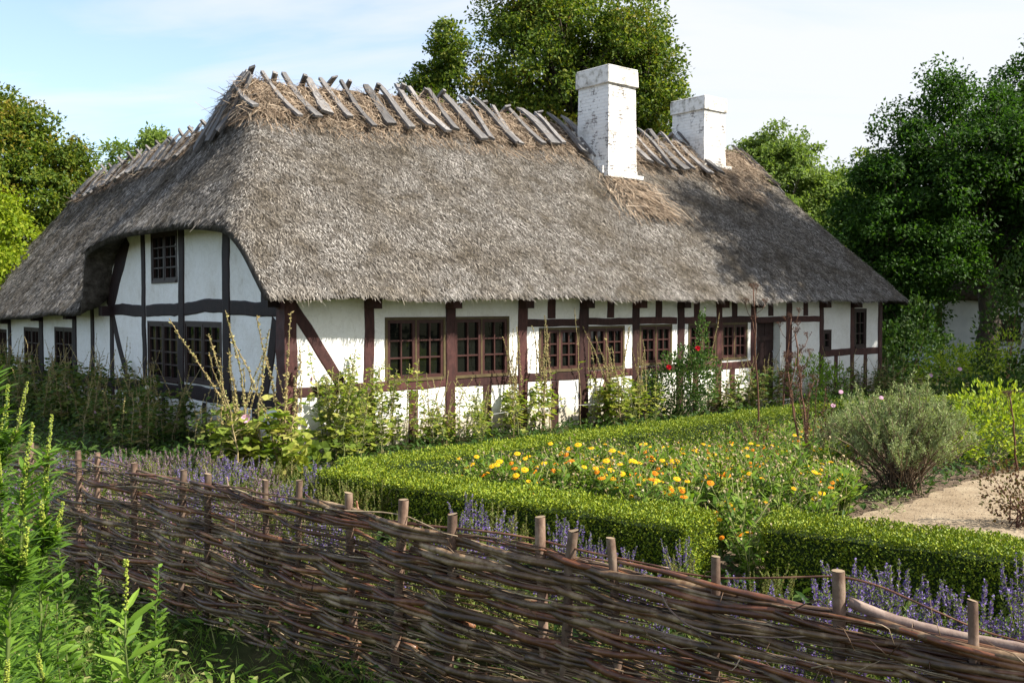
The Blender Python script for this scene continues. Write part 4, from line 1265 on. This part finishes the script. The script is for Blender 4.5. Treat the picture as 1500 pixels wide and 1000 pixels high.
# heavy rods, laid from the ground upwards
NR = 100
for i in range(NR):
    t0 = U(-2.2, 7.0); L = U(2.4, 3.8); zf = (i + U(-.6, .6)) / NR
    z0 = -.26 + 1.06 * zf ** .92; sl = U(-.30, .06)
    r0 = U(.010, .0235) * (1.1 if i % 9 == 0 else 1)
    mb = MB(); P = rodpath(t0, t0 + L, z0 - sl * .5, z0 + sl * .5, 1 if i % 2 else -1)
    mb.tube(P, np.linspace(r0, r0 * U(.5, .8), len(P))[::random.choice((1, -1))] * (1 + rng.normal(0, .05, len(P))), 6, 0)
    mb.build('rod', M['rod_red'] if U(0, 1) < .38 else M['rod'], FENCE)
# thin withies between them
mb = MB()
for i in range(640):
    t0 = U(-2.2, 7.6); L = U(.8, 2.4); z0 = U(-.28, .80); P = rodpath(t0, t0 + L, z0 + U(-.06, .08), z0 + U(-.10, .06), random.choice((-1, 1)), U(.035, .06), .10, .02)
    r0 = U(.0028, .0072); mb.tube(P, np.linspace(r0, r0 * .5, len(P)), 4, 0)
for i in range(420):   # broken side twigs
    t0 = U(-2, 8); z0 = U(-.25, .80); p = loc_(fp(t0, random.choice((-.06, .05, -.075)))) + Z1 * z0
    a = FD3 * U(-.3, .3) + Z1 * U(-.12, .12) + FN3 * U(-.05, .03); L = 1
    mb.tube([p, p + a * .35 + Z1 * U(-.02, .03), p + a * .7 + Z1 * U(-.03, .04), p + a + Z1 * U(-.05, .05)], np.linspace(U(.0018, .0045), .0012, 4), 4, 0)
tag(mb.build('withies', M['twig'], FENCE), kind='stuff')
# the stout poles and sprung ends along the top
def fpx(px, py, o=0.0):
    k_ = (px - 750) / FL; c = 4.24 + o; d = c / (.8 + .6 * k_)
    return loc_(depth(px, py, d))
def pxrod(name, pts, r, mat, n=7):
    q = np.array([fpx(*p) for p in pts]); t = np.linspace(0, 1, len(q)); tt = np.linspace(0, 1, len(q) * 5)
    P = np.stack([np.interp(tt, t, q[:, i]) for i in range(3)], -1); ker = np.array([1, 2, 3, 2, 1]) / 9
    Pp = np.pad(P, ((2, 2), (0, 0)), 'edge'); S = np.stack([np.convolve(Pp[:, i], ker, 'valid') for i in range(3)], -1)
    S[0], S[-1] = P[0], P[-1]
    mb = MB(); mb.tube(S, np.interp(tt, np.linspace(0, 1, len(r)), r) * (1 + rng.normal(0, .03, len(tt))), n, 0); return mb.build(name, M[mat], FENCE)
pxrod('top_pole', [(1243, 881, .0), (1300, 905, .03), (1362, 922, .04), (1435, 938, .065), (1500, 950, .05), (1640, 985, .0)], [.024, .026, .023, .024, .022], 'pole')
pxrod('top_pole', [(905, 822, -.05), (985, 840, -.03), (1050, 860, -.06), (1140, 880, .0), (1232, 905, .06), (1330, 925, .0), (1440, 965, -.06), (1640, 1010, 0)], [.010, .014, .018, .019, .018, .016], 'rod_red')
pxrod('top_pole', [(780, 800, .0), (840, 818, .055), (900, 832, .05), (960, 850, .0), (1050, 880, -.06), (1150, 905, -.02), (1232, 930, .06), (1400, 965, .04)], [.012, .017, .018, .016, .013], 'rod')
pxrod('bent_withy', [(332, 698, .03), (334, 712, .03), (345, 724, .03), (372, 732, .03), (420, 742, -.03), (500, 757, .03), (600, 776, -.03)], [.007, .008, .008, .006, .004], 'pole')
pxrod('bent_withy', [(447, 724, .02), (470, 741, .02), (505, 752, -.03), (560, 763, .02), (650, 772, .03), (730, 780, -.03), (790, 790, .03), (850, 806, -.03), (980, 832, .05)], [.006, .008, .008, .007, .006, .005], 'rod_red')
pxrod('bent_withy', [(522, 733, .03), (524, 745, .03), (535, 757, .03), (560, 765, .03), (620, 776, -.02), (700, 790, .03), (800, 806, -.04)], [.007, .008, .008, .006, .004], 'rod_red')
pxrod('bent_withy', [(850, 815, .05), (950, 831, .05), (1050, 847, .05), (1140, 846, .03), (1232, 843, .04), (1290, 858, .02), (1360, 890, .0), (1440, 925, .05), (1520, 945, .02)], [.004, .005, .005, .005, .0045, .004], 'rod_red')
pxrod('bent_withy', [(970, 872, -.06), (980, 892, -.07), (1010, 918, -.08), (1060, 928, -.08), (1140, 934, -.06), (1200, 930, -.05)], [.005, .005, .004, .003], 'pole')
pxrod('bent_withy', [(140, 668, 0), (200, 688, .03), (262, 706, -.03), (330, 715, .02), (400, 735, -.03), (480, 760, .03)], [.008, .009, .008, .006], 'rod')


# ------------------------------------------------------------------ foreground growth
def weld(h, nspk, seed):
    def mk():
        root = empty('weld_plant', label='x', cat='wild plant')
        sb, lb, pbs = MB(), MB(), []
        main = lean_curve(h, .12, U(0, 6.28), 12, .006)
        axes = [(main, .80)]
        for i in range(nspk):
            t0 = U(.62, .8); b = along(main, np.array([t0]))[0]; a = U(0, 6.28); L = U(.14, .3) * h * .55
            t = np.linspace(0, 1, 7)[:, None]
            c = b + np.concatenate([math.cos(a) * L * .38 * t ** .7, math.sin(a) * L * .38 * t ** .7, L * t ** 1.25], 1); axes.append((c, .42))
        for c, ts in axes:
            pb = MB(); pbs.append(pb); m_ = c is main
            sb.tube(c, np.linspace(.009 if m_ else .005, .003, len(c)), 5, 0)
            k = 520 if m_ else 70; t = U(.02, ts + .12, k); P = along(c, t); az = U(0, 6.28, k)
            D = np.stack([np.cos(az), np.sin(az), U(.05, .9, k)], -1)
            lb.inst(T_LANCE, P, D, Z1 + rdir(k) * .35, U(.08, .14, k) * (1 if m_ else .6) * (1.25 - .55 * t), U(.008, .014, k), 0)
            k = int(230 * (1 if m_ else .6)); t = U(ts, 1, k) ; P = along(c, t); az = U(0, 6.28, k); D = np.stack([np.cos(az), np.sin(az), U(.0, .6, k)], -1)
            w = .009 * (1.15 - .75 * (t - ts) / (1 - ts)); s = U(.005, .009, k)
            pb.inst(T_BALL, P + unit(D) * w[:, None], D, rdir(k), s * 1.2, s)
        sb.build('stem', M['weedstem'], root); lb.build('foliage', M['weldleaf'], root)
        for pb in pbs: pb.build('flower_spike', M['weldspike'], root)
        return root
    return mk
W = Protos([weld(1.95, 4, 0), weld(1.5, 3, 1), weld(1.1, 1, 2)])
def at(px, d):
    x = (px - 750) / FL * d
    return np.array([x, d, float(gh(x, d))])
for i, px, d, s, lb in ((0, 6, 3.95, 1.02, 'tallest weld plant with a yellow-green spike, at the left end of the fence'), (1, -22, 3.7, 1.12, 'leafy weld plant cut by the left edge of the photo, beside the tallest one'), (1, 38, 4.2, 1.10, 'weld plant with several spikes just right of the tallest one'),
                        (2, 84, 3.6, .9, 'short single weld plant in front of the fence, right of the tall ones'), (2, 10, 3.2, 1.0, 'short weld plant in the lower left corner'), (1, -40, 4.3, 1.1, 'weld plant just outside the left edge of the photo'), (2, 130, 3.9, .62, 'small weld plant low against the foot of the fence'), (2, 50, 3.1, .72, 'small weld plant at the bottom edge left of the lance-leaved plant')):
    W.put(i, at(px, d), U(0, 6.28), s * 1.17, lb)


def lance(h, n, seed, lsz, tm, mat, wr, spike=True):
    def mk():
        root = empty('leafy_weed', label='x', cat='wild plant'); sb, lb, pb = MB(), MB(), MB()
        for s in range(n):
            hh = h * (1 if s == 0 else U(.6, .9)); c = lean_curve(hh, U(.03, .16), U(0, 6.28), 10, .006) + np.r_[rng.normal(0, .04, 2) * (s > 0), 0]
            sb.tube(c, np.linspace(.006, .0025, 10), 5, 0)
            k = 84; t = np.linspace(.03, .98, k); P = along(c, t); az = np.arange(k) * 2.4 + U(-.3, .3, k)
            D = np.stack([np.cos(az), np.sin(az), U(.4, .9, k)], -1); f = np.clip(1.2 - t * .62, .5, 1) * np.clip(t * 5 + .35, 0, 1)
            ls = lsz * f * U(.85, 1.15, k)
            lb.inst(tm, P, D, Z1 + rdir(k) * .6, ls, ls * wr, 0)
            if spike and s == 0:
                k = 60; t = np.linspace(.9, 1.09, k); e = c[-1] - c[-2]; P = c[-1] + (e / np.linalg.norm(e)) * (U(-.02, .13, k))[:, None]; az = U(0, 6.28, k)
                D = np.stack([np.cos(az), np.sin(az), U(.2, .8, k)], -1); pb.inst(T_BALL, P + unit(D) * .006, D, rdir(k), .010, .008)
        sb.build('stem', M['weedstem'], root); lb.build('foliage', M[mat], root)
        if pb.n: pb.build('flower_spike', M['weldspike'], root)
        return root
    return mk
WD = Protos([lance(1.12, 1, 0, .17, T_FOLD, 'weedleaf', .22), lance(.85, 3, 1, .15, T_FOLD, 'weedleaf', .24, False), lance(.7, 2, 2, .16, T_FOLD, 'weldleaf', .62, False),
             lance(1.15, 3, 3, .085, T_FOLD, 'weldleaf', .5, False), lance(.5, 4, 4, .10, T_FOLD, 'weldleaf', .4, False)])
for i, px, d, s, lb in ((0, 196, 3.35, 1.06, 'light green lance-leaved plant with a pointed bud spike before the fence'), (1, 232, 3.2, .78, 'bushy light green weed right of the spiked lance-leaved plant'), (1, 130, 3.25, .8, 'light green weed at the bottom edge left of the spiked lance-leaved plant'),
                        (2, 322, 3.45, 1.02, 'broad-leaved young weed at the foot of the fence'), (2, 372, 3.7, .9, 'dark broad-leaved weed in the shade of the fence'), (3, 97, 4.9, 1.0, 'dull green goosefoot against the left part of the fence'), (3, 150, 5.2, .78, 'smaller goosefoot right of the first one'),
                        (1, 60, 3.3, .95, 'light green weed between the short weld plants'), (1, 100, 3.0, .7, 'light green weed at the bottom edge under the weld spikes'), (2, 30, 4.4, 1.0, 'broad-leaved weed behind the tallest weld plant'), (3, 55, 4.7, 1.1, 'goosefoot behind the tallest weld plant'), (3, 210, 5.0, .8, 'goosefoot close to the fence, right of the two others'), (1, 285, 3.3, .62, 'light green weed left of the broad-leaved young weed at the bottom edge'), (2, 250, 4.3, .8, 'broad-leaved weed in the shade below the fence left of the bud spike'), (4, 120, 4.6, 1.2, 'low leafy weed under the goosefoot'), (4, 340, 4.4, 1.0, 'low leafy weed behind the broad-leaved young weed'), (4, 100, 3.9, 1.2, 'low leafy weed right of the weld plants'),
                        (4, 170, 4.2, 1.0, 'low leafy weed between goosefoot and lance-leaved plant'), (4, 270, 3.9, .9, 'low leafy weed left of the broad-leaved young weed'), (4, 60, 3.6, 1.2, 'low leafy weed under the weld plants'), (4, 420, 4.1, .8, 'low leafy weed at the shaded fence foot, farthest right'), (4, 220, 4.6, .8, 'low leafy weed close to the fence foot'), (1, 20, 2.9, .8, 'light green weed in the bottom left corner')):
    WD.put(i, at(px, d), U(0, 6.28), s * 1.16, lb)

mb = MB(); k = 60000
x = U(-5.5, 1.5, k); y = U(2.2, 9, k); perp = .6 * x + .8 * y
ok = (perp < 4.25) & (np.sin(3.1 * x + 1) * np.sin(2.7 * y) + U(-.9, .9, k) > -.25)
x, y = x[ok], y[ok]; k = len(x); az = U(0, 6.28, k)
mb.inst(T_LANCE, np.stack([x, y, gh(x, y)], -1), np.stack([np.cos(az) * .7, np.sin(az) * .7, U(.4, 1.3, k)], -1), rdir(k), U(.05, .20, k), U(.004, .010, k))
k = 26000    # small broad-leaved seedlings among it
x = U(-5.5, 1.0, k); y = U(2.2, 9, k); perp = .6 * x + .8 * y
ok = (perp < 4.25) & (np.sin(2.1 * x + 2) * np.sin(1.9 * y + 1) + U(-.9, .9, k) > .0)
x, y = x[ok], y[ok]; k = len(x); az = U(0, 6.28, k)
mb.inst(T_FOLD, np.stack([x, y, gh(x, y) + U(0, .16, k)], -1), np.stack([np.cos(az), np.sin(az), U(-.2, .8, k)], -1), Z1 + rdir(k) * .4, U(.04, .12, k), U(.016, .045, k))
tag(mb.build('grass', M['grassleaf']), 'rough grass and seedlings on the ground before the fence', 'grass', kind='stuff')
mb = MB(); k = 100000     # low herbs under the hyssop and along the walls
x = U(-18, 11, k); y = U(4, 24, k)
hx = (x - HC[0]) * DR[0] + (y - HC[1]) * DR[1]; hy = (x - HC[0]) * DL[0] + (y - HC[1]) * DL[1]; perp = .6 * x + .8 * y
inb = np.array([inpoly(a, b, [(2.6, 7.5)] + curve) for a, b in zip(x, y)])
ok = (perp > 4.15) & ~((hx > -.1) & (hy > -.15)) & ~((hx > 0) & (hx < 9) & (hy < -4.5) & inb) & ~inb
x, y = x[ok], y[ok]; k = len(x); az = U(0, 6.28, k)
mb.inst(T_FOLD, np.stack([x, y, gh(x, y) + U(0, .13, k)], -1), np.stack([np.cos(az), np.sin(az), U(.1, 1.0, k)], -1), Z1 + rdir(k) * .4, U(.06, .15, k), U(.025, .06, k))
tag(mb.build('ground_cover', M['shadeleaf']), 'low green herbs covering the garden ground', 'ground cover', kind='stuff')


# ------------------------------------------------------------------ trees
def tree(label, loc, lobes, mat, nclump, nleaf, ls, trunk_r, trunk_h, clump_r=.55, name='tree', mat2=None, fork=True, gap=.62, lean=(0, 0)):
    """lobes in metres relative to the base: x y z rx ry rz"""
    root = empty(name, loc, 0, label, 'tree')
    tb, lb = MB(), MB()
    ztop = max(l[2] + l[5] * .5 for l in lobes)
    tp = np.array([[lean[0] * t + rng.normal(0, .06) * (t > 0), lean[1] * t, z] for t, z in zip(np.linspace(0, 1, 9), np.linspace(-.1, trunk_h, 9))])
    tb.tube(tp, trunk_r * np.array([1.35, 1.05, .97, .92, .87, .82, .77, .72, .66]), 10, 0)
    vol = np.array([l[3] * l[4] * l[5] for l in lobes]) ** .67; share = vol / vol.sum()
    for l, s in zip(lobes, share):
        c = np.array(l[:3]); rr = np.array(l[3:])
        k = max(6, int(nclump * s))
        d = rdir(k); rad = gap + (1 - gap) * U(0, 1, k) ** .6
        bump_ = 1 + .20 * np.sin(5 * d[:, 0] + 2 + c[0]) * np.sin(4 * d[:, 2] + c[2]) + rng.normal(0, .11, k)
        Q = c + d * rad[:, None] * rr * bump_[:, None]
        ker = int(k * .22); Q[:ker] = c + d[:ker] * U(.1, .6, (ker, 1)) * rr
        # limb into the lobe, branches to clumps
        b0 = tp[random.randint(5, 8)]; m_ = b0 * .45 + c * .55 + rng.normal(0, .15, 3) - Z1 * .3
        lr = trunk_r * .5 * min(1, float(rr[0]) / 2 + .3)
        limb = np.array([b0, b0 * .75 + m_ * .25 + Z1 * .1, m_, m_ * .4 + c * .6, c + Z1 * rr[2] * .35])
        tb.tube(limb, lr * np.array([1, .85, .65, .45, .2]), 7, 0)
        for q in Q[::3]:
            b = along(limb, np.array([U(.35, 1)]))[0]; mm = (b + q) / 2 + rng.normal(0, .1, 3) + Z1 * .08
            tb.tube([b, mm, q], lr * np.array([.28, .17, .06]), 4, 0, cap=False)
        cr = clump_r * U(.65, 1.35, k)
        n = nleaf
        ci = np.repeat(np.arange(k), n); e = rdir(k * n); r = U(.25, 1, k * n) ** .5
        flat = np.array([1, 1, .62])
        P = Q[ci] + e * r[:, None] * cr[ci][:, None] * flat + rng.normal(0, .05, (k * n, 3))
        P = P[P[:, 2] > .05]; ci = ci[:len(P)]; m = len(P)
        out = unit(P - c)
        D = unit(rdir(m) + out * .5 - Z1 * .25); N = unit(rdir(m) * .75 + out * .45 + Z1 * .55)
        mi = (U(0, 1, k) < .12).astype(int)[ci] if mat2 else 0
        if mat2:
            for v in (0, 1):
                s_ = mi == v; lb.inst(T_LEAF, P[s_], D[s_], N[s_], U(.7, 1.3, s_.sum()) * ls, U(.45, .7, s_.sum()) * ls, v)
        else:
            lb.inst(T_LEAF, P, D, N, U(.7, 1.3, m) * ls, U(.45, .7, m) * ls)
    tb.build('trunk', M['bark'], root); lb.build('crown', [M[mat], M[mat2 or mat]], root)
    return root
bt = tree('big broad tree with yellowing leaves towering behind the roof and chimneys', (2.2, 36, 0),
     [(.2, 0, 10.0, 3.5, 3.4, 4.3), (-2.6, -.3, 8.2, 1.9, 2, 2.7), (3.0, 0, 9.3, 1.5, 2, 2.6), (-1.2, 0, 13.0, 2.1, 2, 1.9), (2.2, 0, 12.0, 1.6, 1.8, 1.9), (3.3, .2, 6.8, 1.4, 1.8, 1.9), (-.6, -1.6, 7.2, 2.2, 1.6, 2.0)],
     'oak', 820, 130, .155, .42, 7, .62, mat2='oak_yel', gap=.48)
tree('slender dark tree behind the roof, left of the big broad tree', (-2.55, 34.5, 0), [(0, 0, 8.4, 1.15, 1.2, 2.2), (-.5, 0, 9.3, .65, .7, 1.2), (.35, 0, 10.9, .62, .7, 1.15), (.5, 0, 7.6, .9, .9, 1.3)], 'oak', 200, 120, .15, .2, 7, .45)
tree('leafy tree at the left edge behind the low wing, yellow tints in its crown', (-17.2, 33, 0), [(0, 0, 5.9, 2.7, 2.6, 3.1), (1.9, -.3, 5.4, 1.3, 1.5, 2.0), (-2.4, 0, 5.6, 2, 2, 3), (2.1, 0, 7.0, .9, .9, .7), (.3, 0, 8.4, 1.3, 1.3, .9)], 'oak', 420, 130, .15, .3, 4.5, .55, mat2='oak_yel')
tree('bright yellow-green tree below the leafy one, touching the low wing roof', (-15.3, 28.2, 0), [(-.3, 0, 3.6, 1.7, 1.7, 2.0), (-1.6, .4, 4.2, 1.5, 1.5, 1.6), (.6, -.2, 2.6, 1.1, 1.2, 1.6)], 'limeleaf', 220, 110, .14, .16, 2.8, .45)
tree('small distant tree above the ridge of the low wing', (-16.4, 43, 0), [(0, 0, 7.6, 1.4, 1.4, 2.0), (.5, 0, 9.0, .8, .8, .9), (-.6, 0, 6.4, 1.3, 1.2, 1.6)], 'midtree', 120, 80, .21, .2, 6, .5)
tree('pale green rounded tree behind the right end of the roof', (13.4, 49, 0), [(-.2, 0, 7.2, 2.6, 2.6, 3.4), (1.9, 0, 6.0, 2.0, 2.2, 3.0), (.0, 0, 9.6, 1.7, 1.7, 1.2), (2.6, 0, 7.6, 1.1, 1.2, 1.3), (-1.6, 0, 8.6, 1.2, 1.2, 1.5)], 'midtree', 440, 120, .19, .35, 5, .6)
tree('distant tree top between the pale rounded tree and the dark one', (21.3, 61, 0), [(0, 0, 8.2, 2.4, 2, 3.3), (1.8, 0, 7.4, 1.8, 1.8, 2.8)], 'oak', 170, 75, .28, .3, 6, .7)
dk = tree('large dark tree with a stout trunk at the right, in front of the pale cottage', (14.55, 29.6, 0),
     [(-1.3, 0, 6.2, 2.2, 2.2, 2.3), (-2.9, -.2, 4.9, 1.5, 1.8, 1.9), (-3.7, 0, 3.6, 1.0, 1.4, 1.5), (.6, .3, 6.4, 1.8, 2.0, 2.1), (-1.3, 0, 8.3, .75, .9, .9), (-2.5, 0, 7.0, .7, .8, .8), (-3.6, .2, 5.9, .7, .9, .8), (-4.3, .3, 4.7, .6, .8, .7), (.3, .5, 8.0, .7, .8, .9), (1.8, -.5, 5.4, 1.5, 1.6, 2.2), (2.8, -.6, 7.4, 1.7, 1.6, 2.4), (-2.0, -1.2, 3.2, 1.4, 1.2, 1.0), (.9, -1.0, 4.2, 1.0, 1.0, .8), (-1.6, -.8, 3.9, 1.3, 1.2, .9)],
     'darktree', 820, 130, .13, .33, 4.4, .5, gap=.5)
tree('tall dark tree beyond the right edge, shading the far end of the house', (15.6, 19.3, 0),
     [(0, 0, 9.5, 3.3, 3.2, 4.2), (-1.0, -.8, 6.2, 2.0, 2.4, 2.6), (1.6, .6, 10.6, 2.0, 2.2, 3), (-.2, .6, 13.3, 2.4, 2.6, 2.4), (.3, 1.8, 11.6, 2.2, 1.9, 2.6)], 'darktree', 620, 80, .17, .3, 5, .55, gap=.45)
tree('dark layered tree filling the right edge of the photo behind the stout-trunked one', (17.6, 31.5, 0), [(-.4, 0, 6.2, 1.7, 1.8, 2.4), (-1.0, 0, 8.6, 1.0, 1.1, 1.2), (.9, .3, 8.6, 1.5, 1.5, 1.9), (-.2, .2, 10.0, .8, .9, .9), (.8, 0, 4.6, 1.8, 1.8, 1.8), (-1.4, -.2, 3.9, 1.1, 1.2, 1.1)], 'darktree', 420, 120, .135, .26, 4.6, .48, gap=.5)
tree('dark bushy tree behind the far right house corner', (11.0, 28.6, 0), [(0, 0, 2.8, 1.2, 1.3, 2.4), (-.9, .6, 2.2, 1.0, 1.0, 2.0), (.8, .3, 2.0, .9, 1.1, 1.7), (.3, .4, 4.3, 1.0, 1.0, 1.2)], 'darktree', 280, 110, .125, .14, 2.5, .42, gap=.4)
# shrubs in the shade under the trees
for (px, d, lobes, lb) in ((1330, 25.5, [(0, 0, .9, .8, .8, .9), (.3, 0, 1.7, .4, .4, .8)], 'dark ivy-clad shrub right of the far house corner'), (1372, 27.0, [(0, 0, .6, .9, .8, .65), (.7, 0, .45, .7, .6, .5)], 'low dark shrub in front of the pale cottage'),
                           (1480, 22.5, [(0, 0, 1.3, .75, .8, 1.3), (.3, 0, 2.5, .7, .7, .9), (-.2, 0, .5, .9, .8, .55)], 'leafy shrub under the trees at the right edge'), (1290, 24.2, [(0, 0, .5, .8, .6, .55)], 'low shrub at the foot of the far house corner'),
                           (1430, 24.5, [(0, 0, .35, 1.1, .7, .4), (1.2, 0, .4, .9, .7, .45)], 'low spreading shrub below the stout tree trunk'), (1400, 19.5, [(0, 0, .3, .9, .6, .35), (1.3, .3, .35, 1.0, .6, .4)], 'low green shrub behind the yellow-green bush')):
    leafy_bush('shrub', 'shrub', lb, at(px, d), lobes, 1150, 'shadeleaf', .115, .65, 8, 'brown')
# unseen trees, added to give the front panes dark reflections
dup(dk, (34, 3.0, 0), 1.2, 1.15, 'added unseen dark tree far to the right, mirrored in the front panes')
dup(bt, (36, 14.0, 0), 2.2, .8, 'added unseen broad tree far to the right, mirrored in the front panes')
# a distant wood closing the view
mb = MB(); k = 26000
a = U(R(20), R(160), k); rr = U(66, 78, k); top = 5.0 + 1.6 * np.sin(9 * a) + 1.1 * np.sin(23 * a + 1)
z = U(0, 1, k) ** .8 * top
P = np.stack([rr * np.cos(a), rr * np.sin(a), z], -1) + rng.normal(0, .3, (k, 3))
mb.inst(T_LEAF, P, rdir(k), unit(rdir(k) - P / 70 + Z1 * .4), U(.5, 1.0, k), U(.4, .7, k))
tag(mb.build('woods', M['darktree']), 'distant wood behind the garden trees', 'woods', kind='stuff')

# ------------------------------------------------------------------ pale cottage under the trees
CT = empty('pale_cottage', (14.3, 32.6, 0), R(-6), 'pale bluish white cottage half hidden behind the stout tree trunk', 'house')
mb = MB(); mb.box((0, 0, 0), (7, 4, 2.5)); mb.build('wall', M['cottage'], CT)
mb = MB(); mb.box((-.03, -.06, 0), (.16, .1, 2.5)); mb.box((3.1, -.05, 0), (3.3, .05, 2.5)); mb.build('corner_post', M['trim'], CT)
mb = MB()
V = []
for xx in np.linspace(-.5, 7.5, 30):
    for yy in np.linspace(-.5, 4.5, 15):
        V.append([xx, yy, 2.4 + min((yy + .5), (4.5 - yy), (xx + .5) * 1.9, 99) * 1.15 + .05 * math.sin(3 * xx + 2 * yy)])
f = [[i * 15 + j, i * 15 + 15 + j, i * 15 + 16 + j, i * 15 + 1 + j] for i in range(29) for j in range(14)]
mb.add(np.array(V), np.array(f), 0, True); rf = mb.build('roof', M['thatch'], CT)
sm = rf.modifiers.new('t', 'SOLIDIFY'); sm.thickness = .25
mb = MB(); mb.box((1.9, -.04, .9), (2.7, .05, 1.8)); wn = mb.build('window', M['sash_dark'], CT)
mb = MB(); mb.box((1.97, -.06, .97), (2.63, -.045, 1.73)); mb.build('pane', M['glass'], wn)

# ------------------------------------------------------------------ light, sky, camera
EL, AZ = R(43), R(-16)              # sun: to the right of the house front, slightly behind the camera's side
sd = np.array([math.cos(AZ) * math.cos(EL), math.sin(AZ) * math.cos(EL), math.sin(EL)])
L = bpy.data.lights.new('Sun', 'SUN'); L.energy = 5.0; L.angle = R(.55); L.color = (1, .94, .83)
lo = bpy.data.objects.new('Sun', L); COL.objects.link(lo)
lo.rotation_euler = Vector(sd).to_track_quat('Z', 'Y').to_euler(); lo.location = (20, -5, 25)
w = bpy.data.worlds.new('World'); SC.world = w; w.use_nodes = True
nt = w.node_tree; bg = nt.nodes['Background']
sky = node(nt, 'ShaderNodeTexSky', sky_type='NISHITA'); sky.sun_disc = False
sky.sun_elevation = EL; sky.sun_rotation = math.pi / 2 - AZ; sky.air_density = 1.0; sky.dust_density = 1.2; sky.ozone_density = 2.2
# thin high cloud
tc = node(nt, 'ShaderNodeTexCoord'); sp = node(nt, 'ShaderNodeSeparateXYZ'); nt.links.new(tc.outputs['Generated'], sp.inputs[0])
zc = node(nt, 'ShaderNodeMath', operation='ADD'); nt.links.new(sp.outputs[2], zc.inputs[0]); zc.inputs[1].default_value = .12
zm = node(nt, 'ShaderNodeMath', operation='MAXIMUM'); nt.links.new(zc.outputs[0], zm.inputs[0]); zm.inputs[1].default_value = .05
dv = []
for i in (0, 1):
    q = node(nt, 'ShaderNodeMath', operation='DIVIDE'); nt.links.new(sp.outputs[i], q.inputs[0]); nt.links.new(zm.outputs[0], q.inputs[1]); dv.append(q)
cb = node(nt, 'ShaderNodeCombineXYZ'); nt.links.new(dv[0].outputs[0], cb.inputs[0]); nt.links.new(dv[1].outputs[0], cb.inputs[1])
mp = node(nt, 'ShaderNodeMapping'); mp.inputs['Rotation'].default_value = (0, 0, R(-18)); mp.inputs['Scale'].default_value = (.55, 1.5, 1); nt.links.new(cb.outputs[0], mp.inputs[0])
n1 = node(nt, 'ShaderNodeTexNoise'); n1.inputs['Scale'].default_value = 1.3; n1.inputs['Detail'].default_value = 8; n1.inputs['Roughness'].default_value = .55; n1.inputs['Distortion'].default_value = .5
nt.links.new(mp.outputs[0], n1.inputs['Vector'])
# the veil is thicker towards the sun's side
vx = node(nt, 'ShaderNodeMapRange'); vx.inputs[1].default_value = -1.2; vx.inputs[2].default_value = 1.2; vx.inputs[3].default_value = -.10; vx.inputs[4].default_value = .28; nt.links.new(dv[0].outputs[0], vx.inputs[0])
ad = node(nt, 'ShaderNodeMath', operation='ADD'); nt.links.new(n1.outputs['Fac'], ad.inputs[0]); nt.links.new(vx.outputs[0], ad.inputs[1])
cf = ramp(nt, ad.outputs[0], [(.38, (.16,) * 3), (.50, (.50,) * 3), (.62, (.80,) * 3), (.74, (.96,) * 3)])
CLOUD = 3.6
mx = mixc(nt, cf, sky.outputs[0], (CLOUD * .955, CLOUD * .98, CLOUD * 1.03))
nt.links.new(mx, bg.inputs['Color']); bg.inputs['Strength'].default_value = .125

cam = bpy.data.cameras.new('Camera'); cam.sensor_width = 36; cam.lens = FL / 1500 * 36; cam.clip_end = 2000; cam.clip_start = .05
co = bpy.data.objects.new('Camera', cam); COL.objects.link(co); co.location = (0, 0, EYE); co.rotation_euler = (math.pi / 2 - PITCH, 0, 0)
SC.camera = co
SC.render.resolution_x, SC.render.resolution_y = 1024, 682
SC.view_settings.view_transform = 'Standard'; SC.view_settings.look = 'None'; SC.view_settings.exposure = 1.18; SC.view_settings.gamma = 1
SC.cycles.use_denoising = True
SC.cycles.max_bounces = 8; SC.cycles.transparent_max_bounces = 8
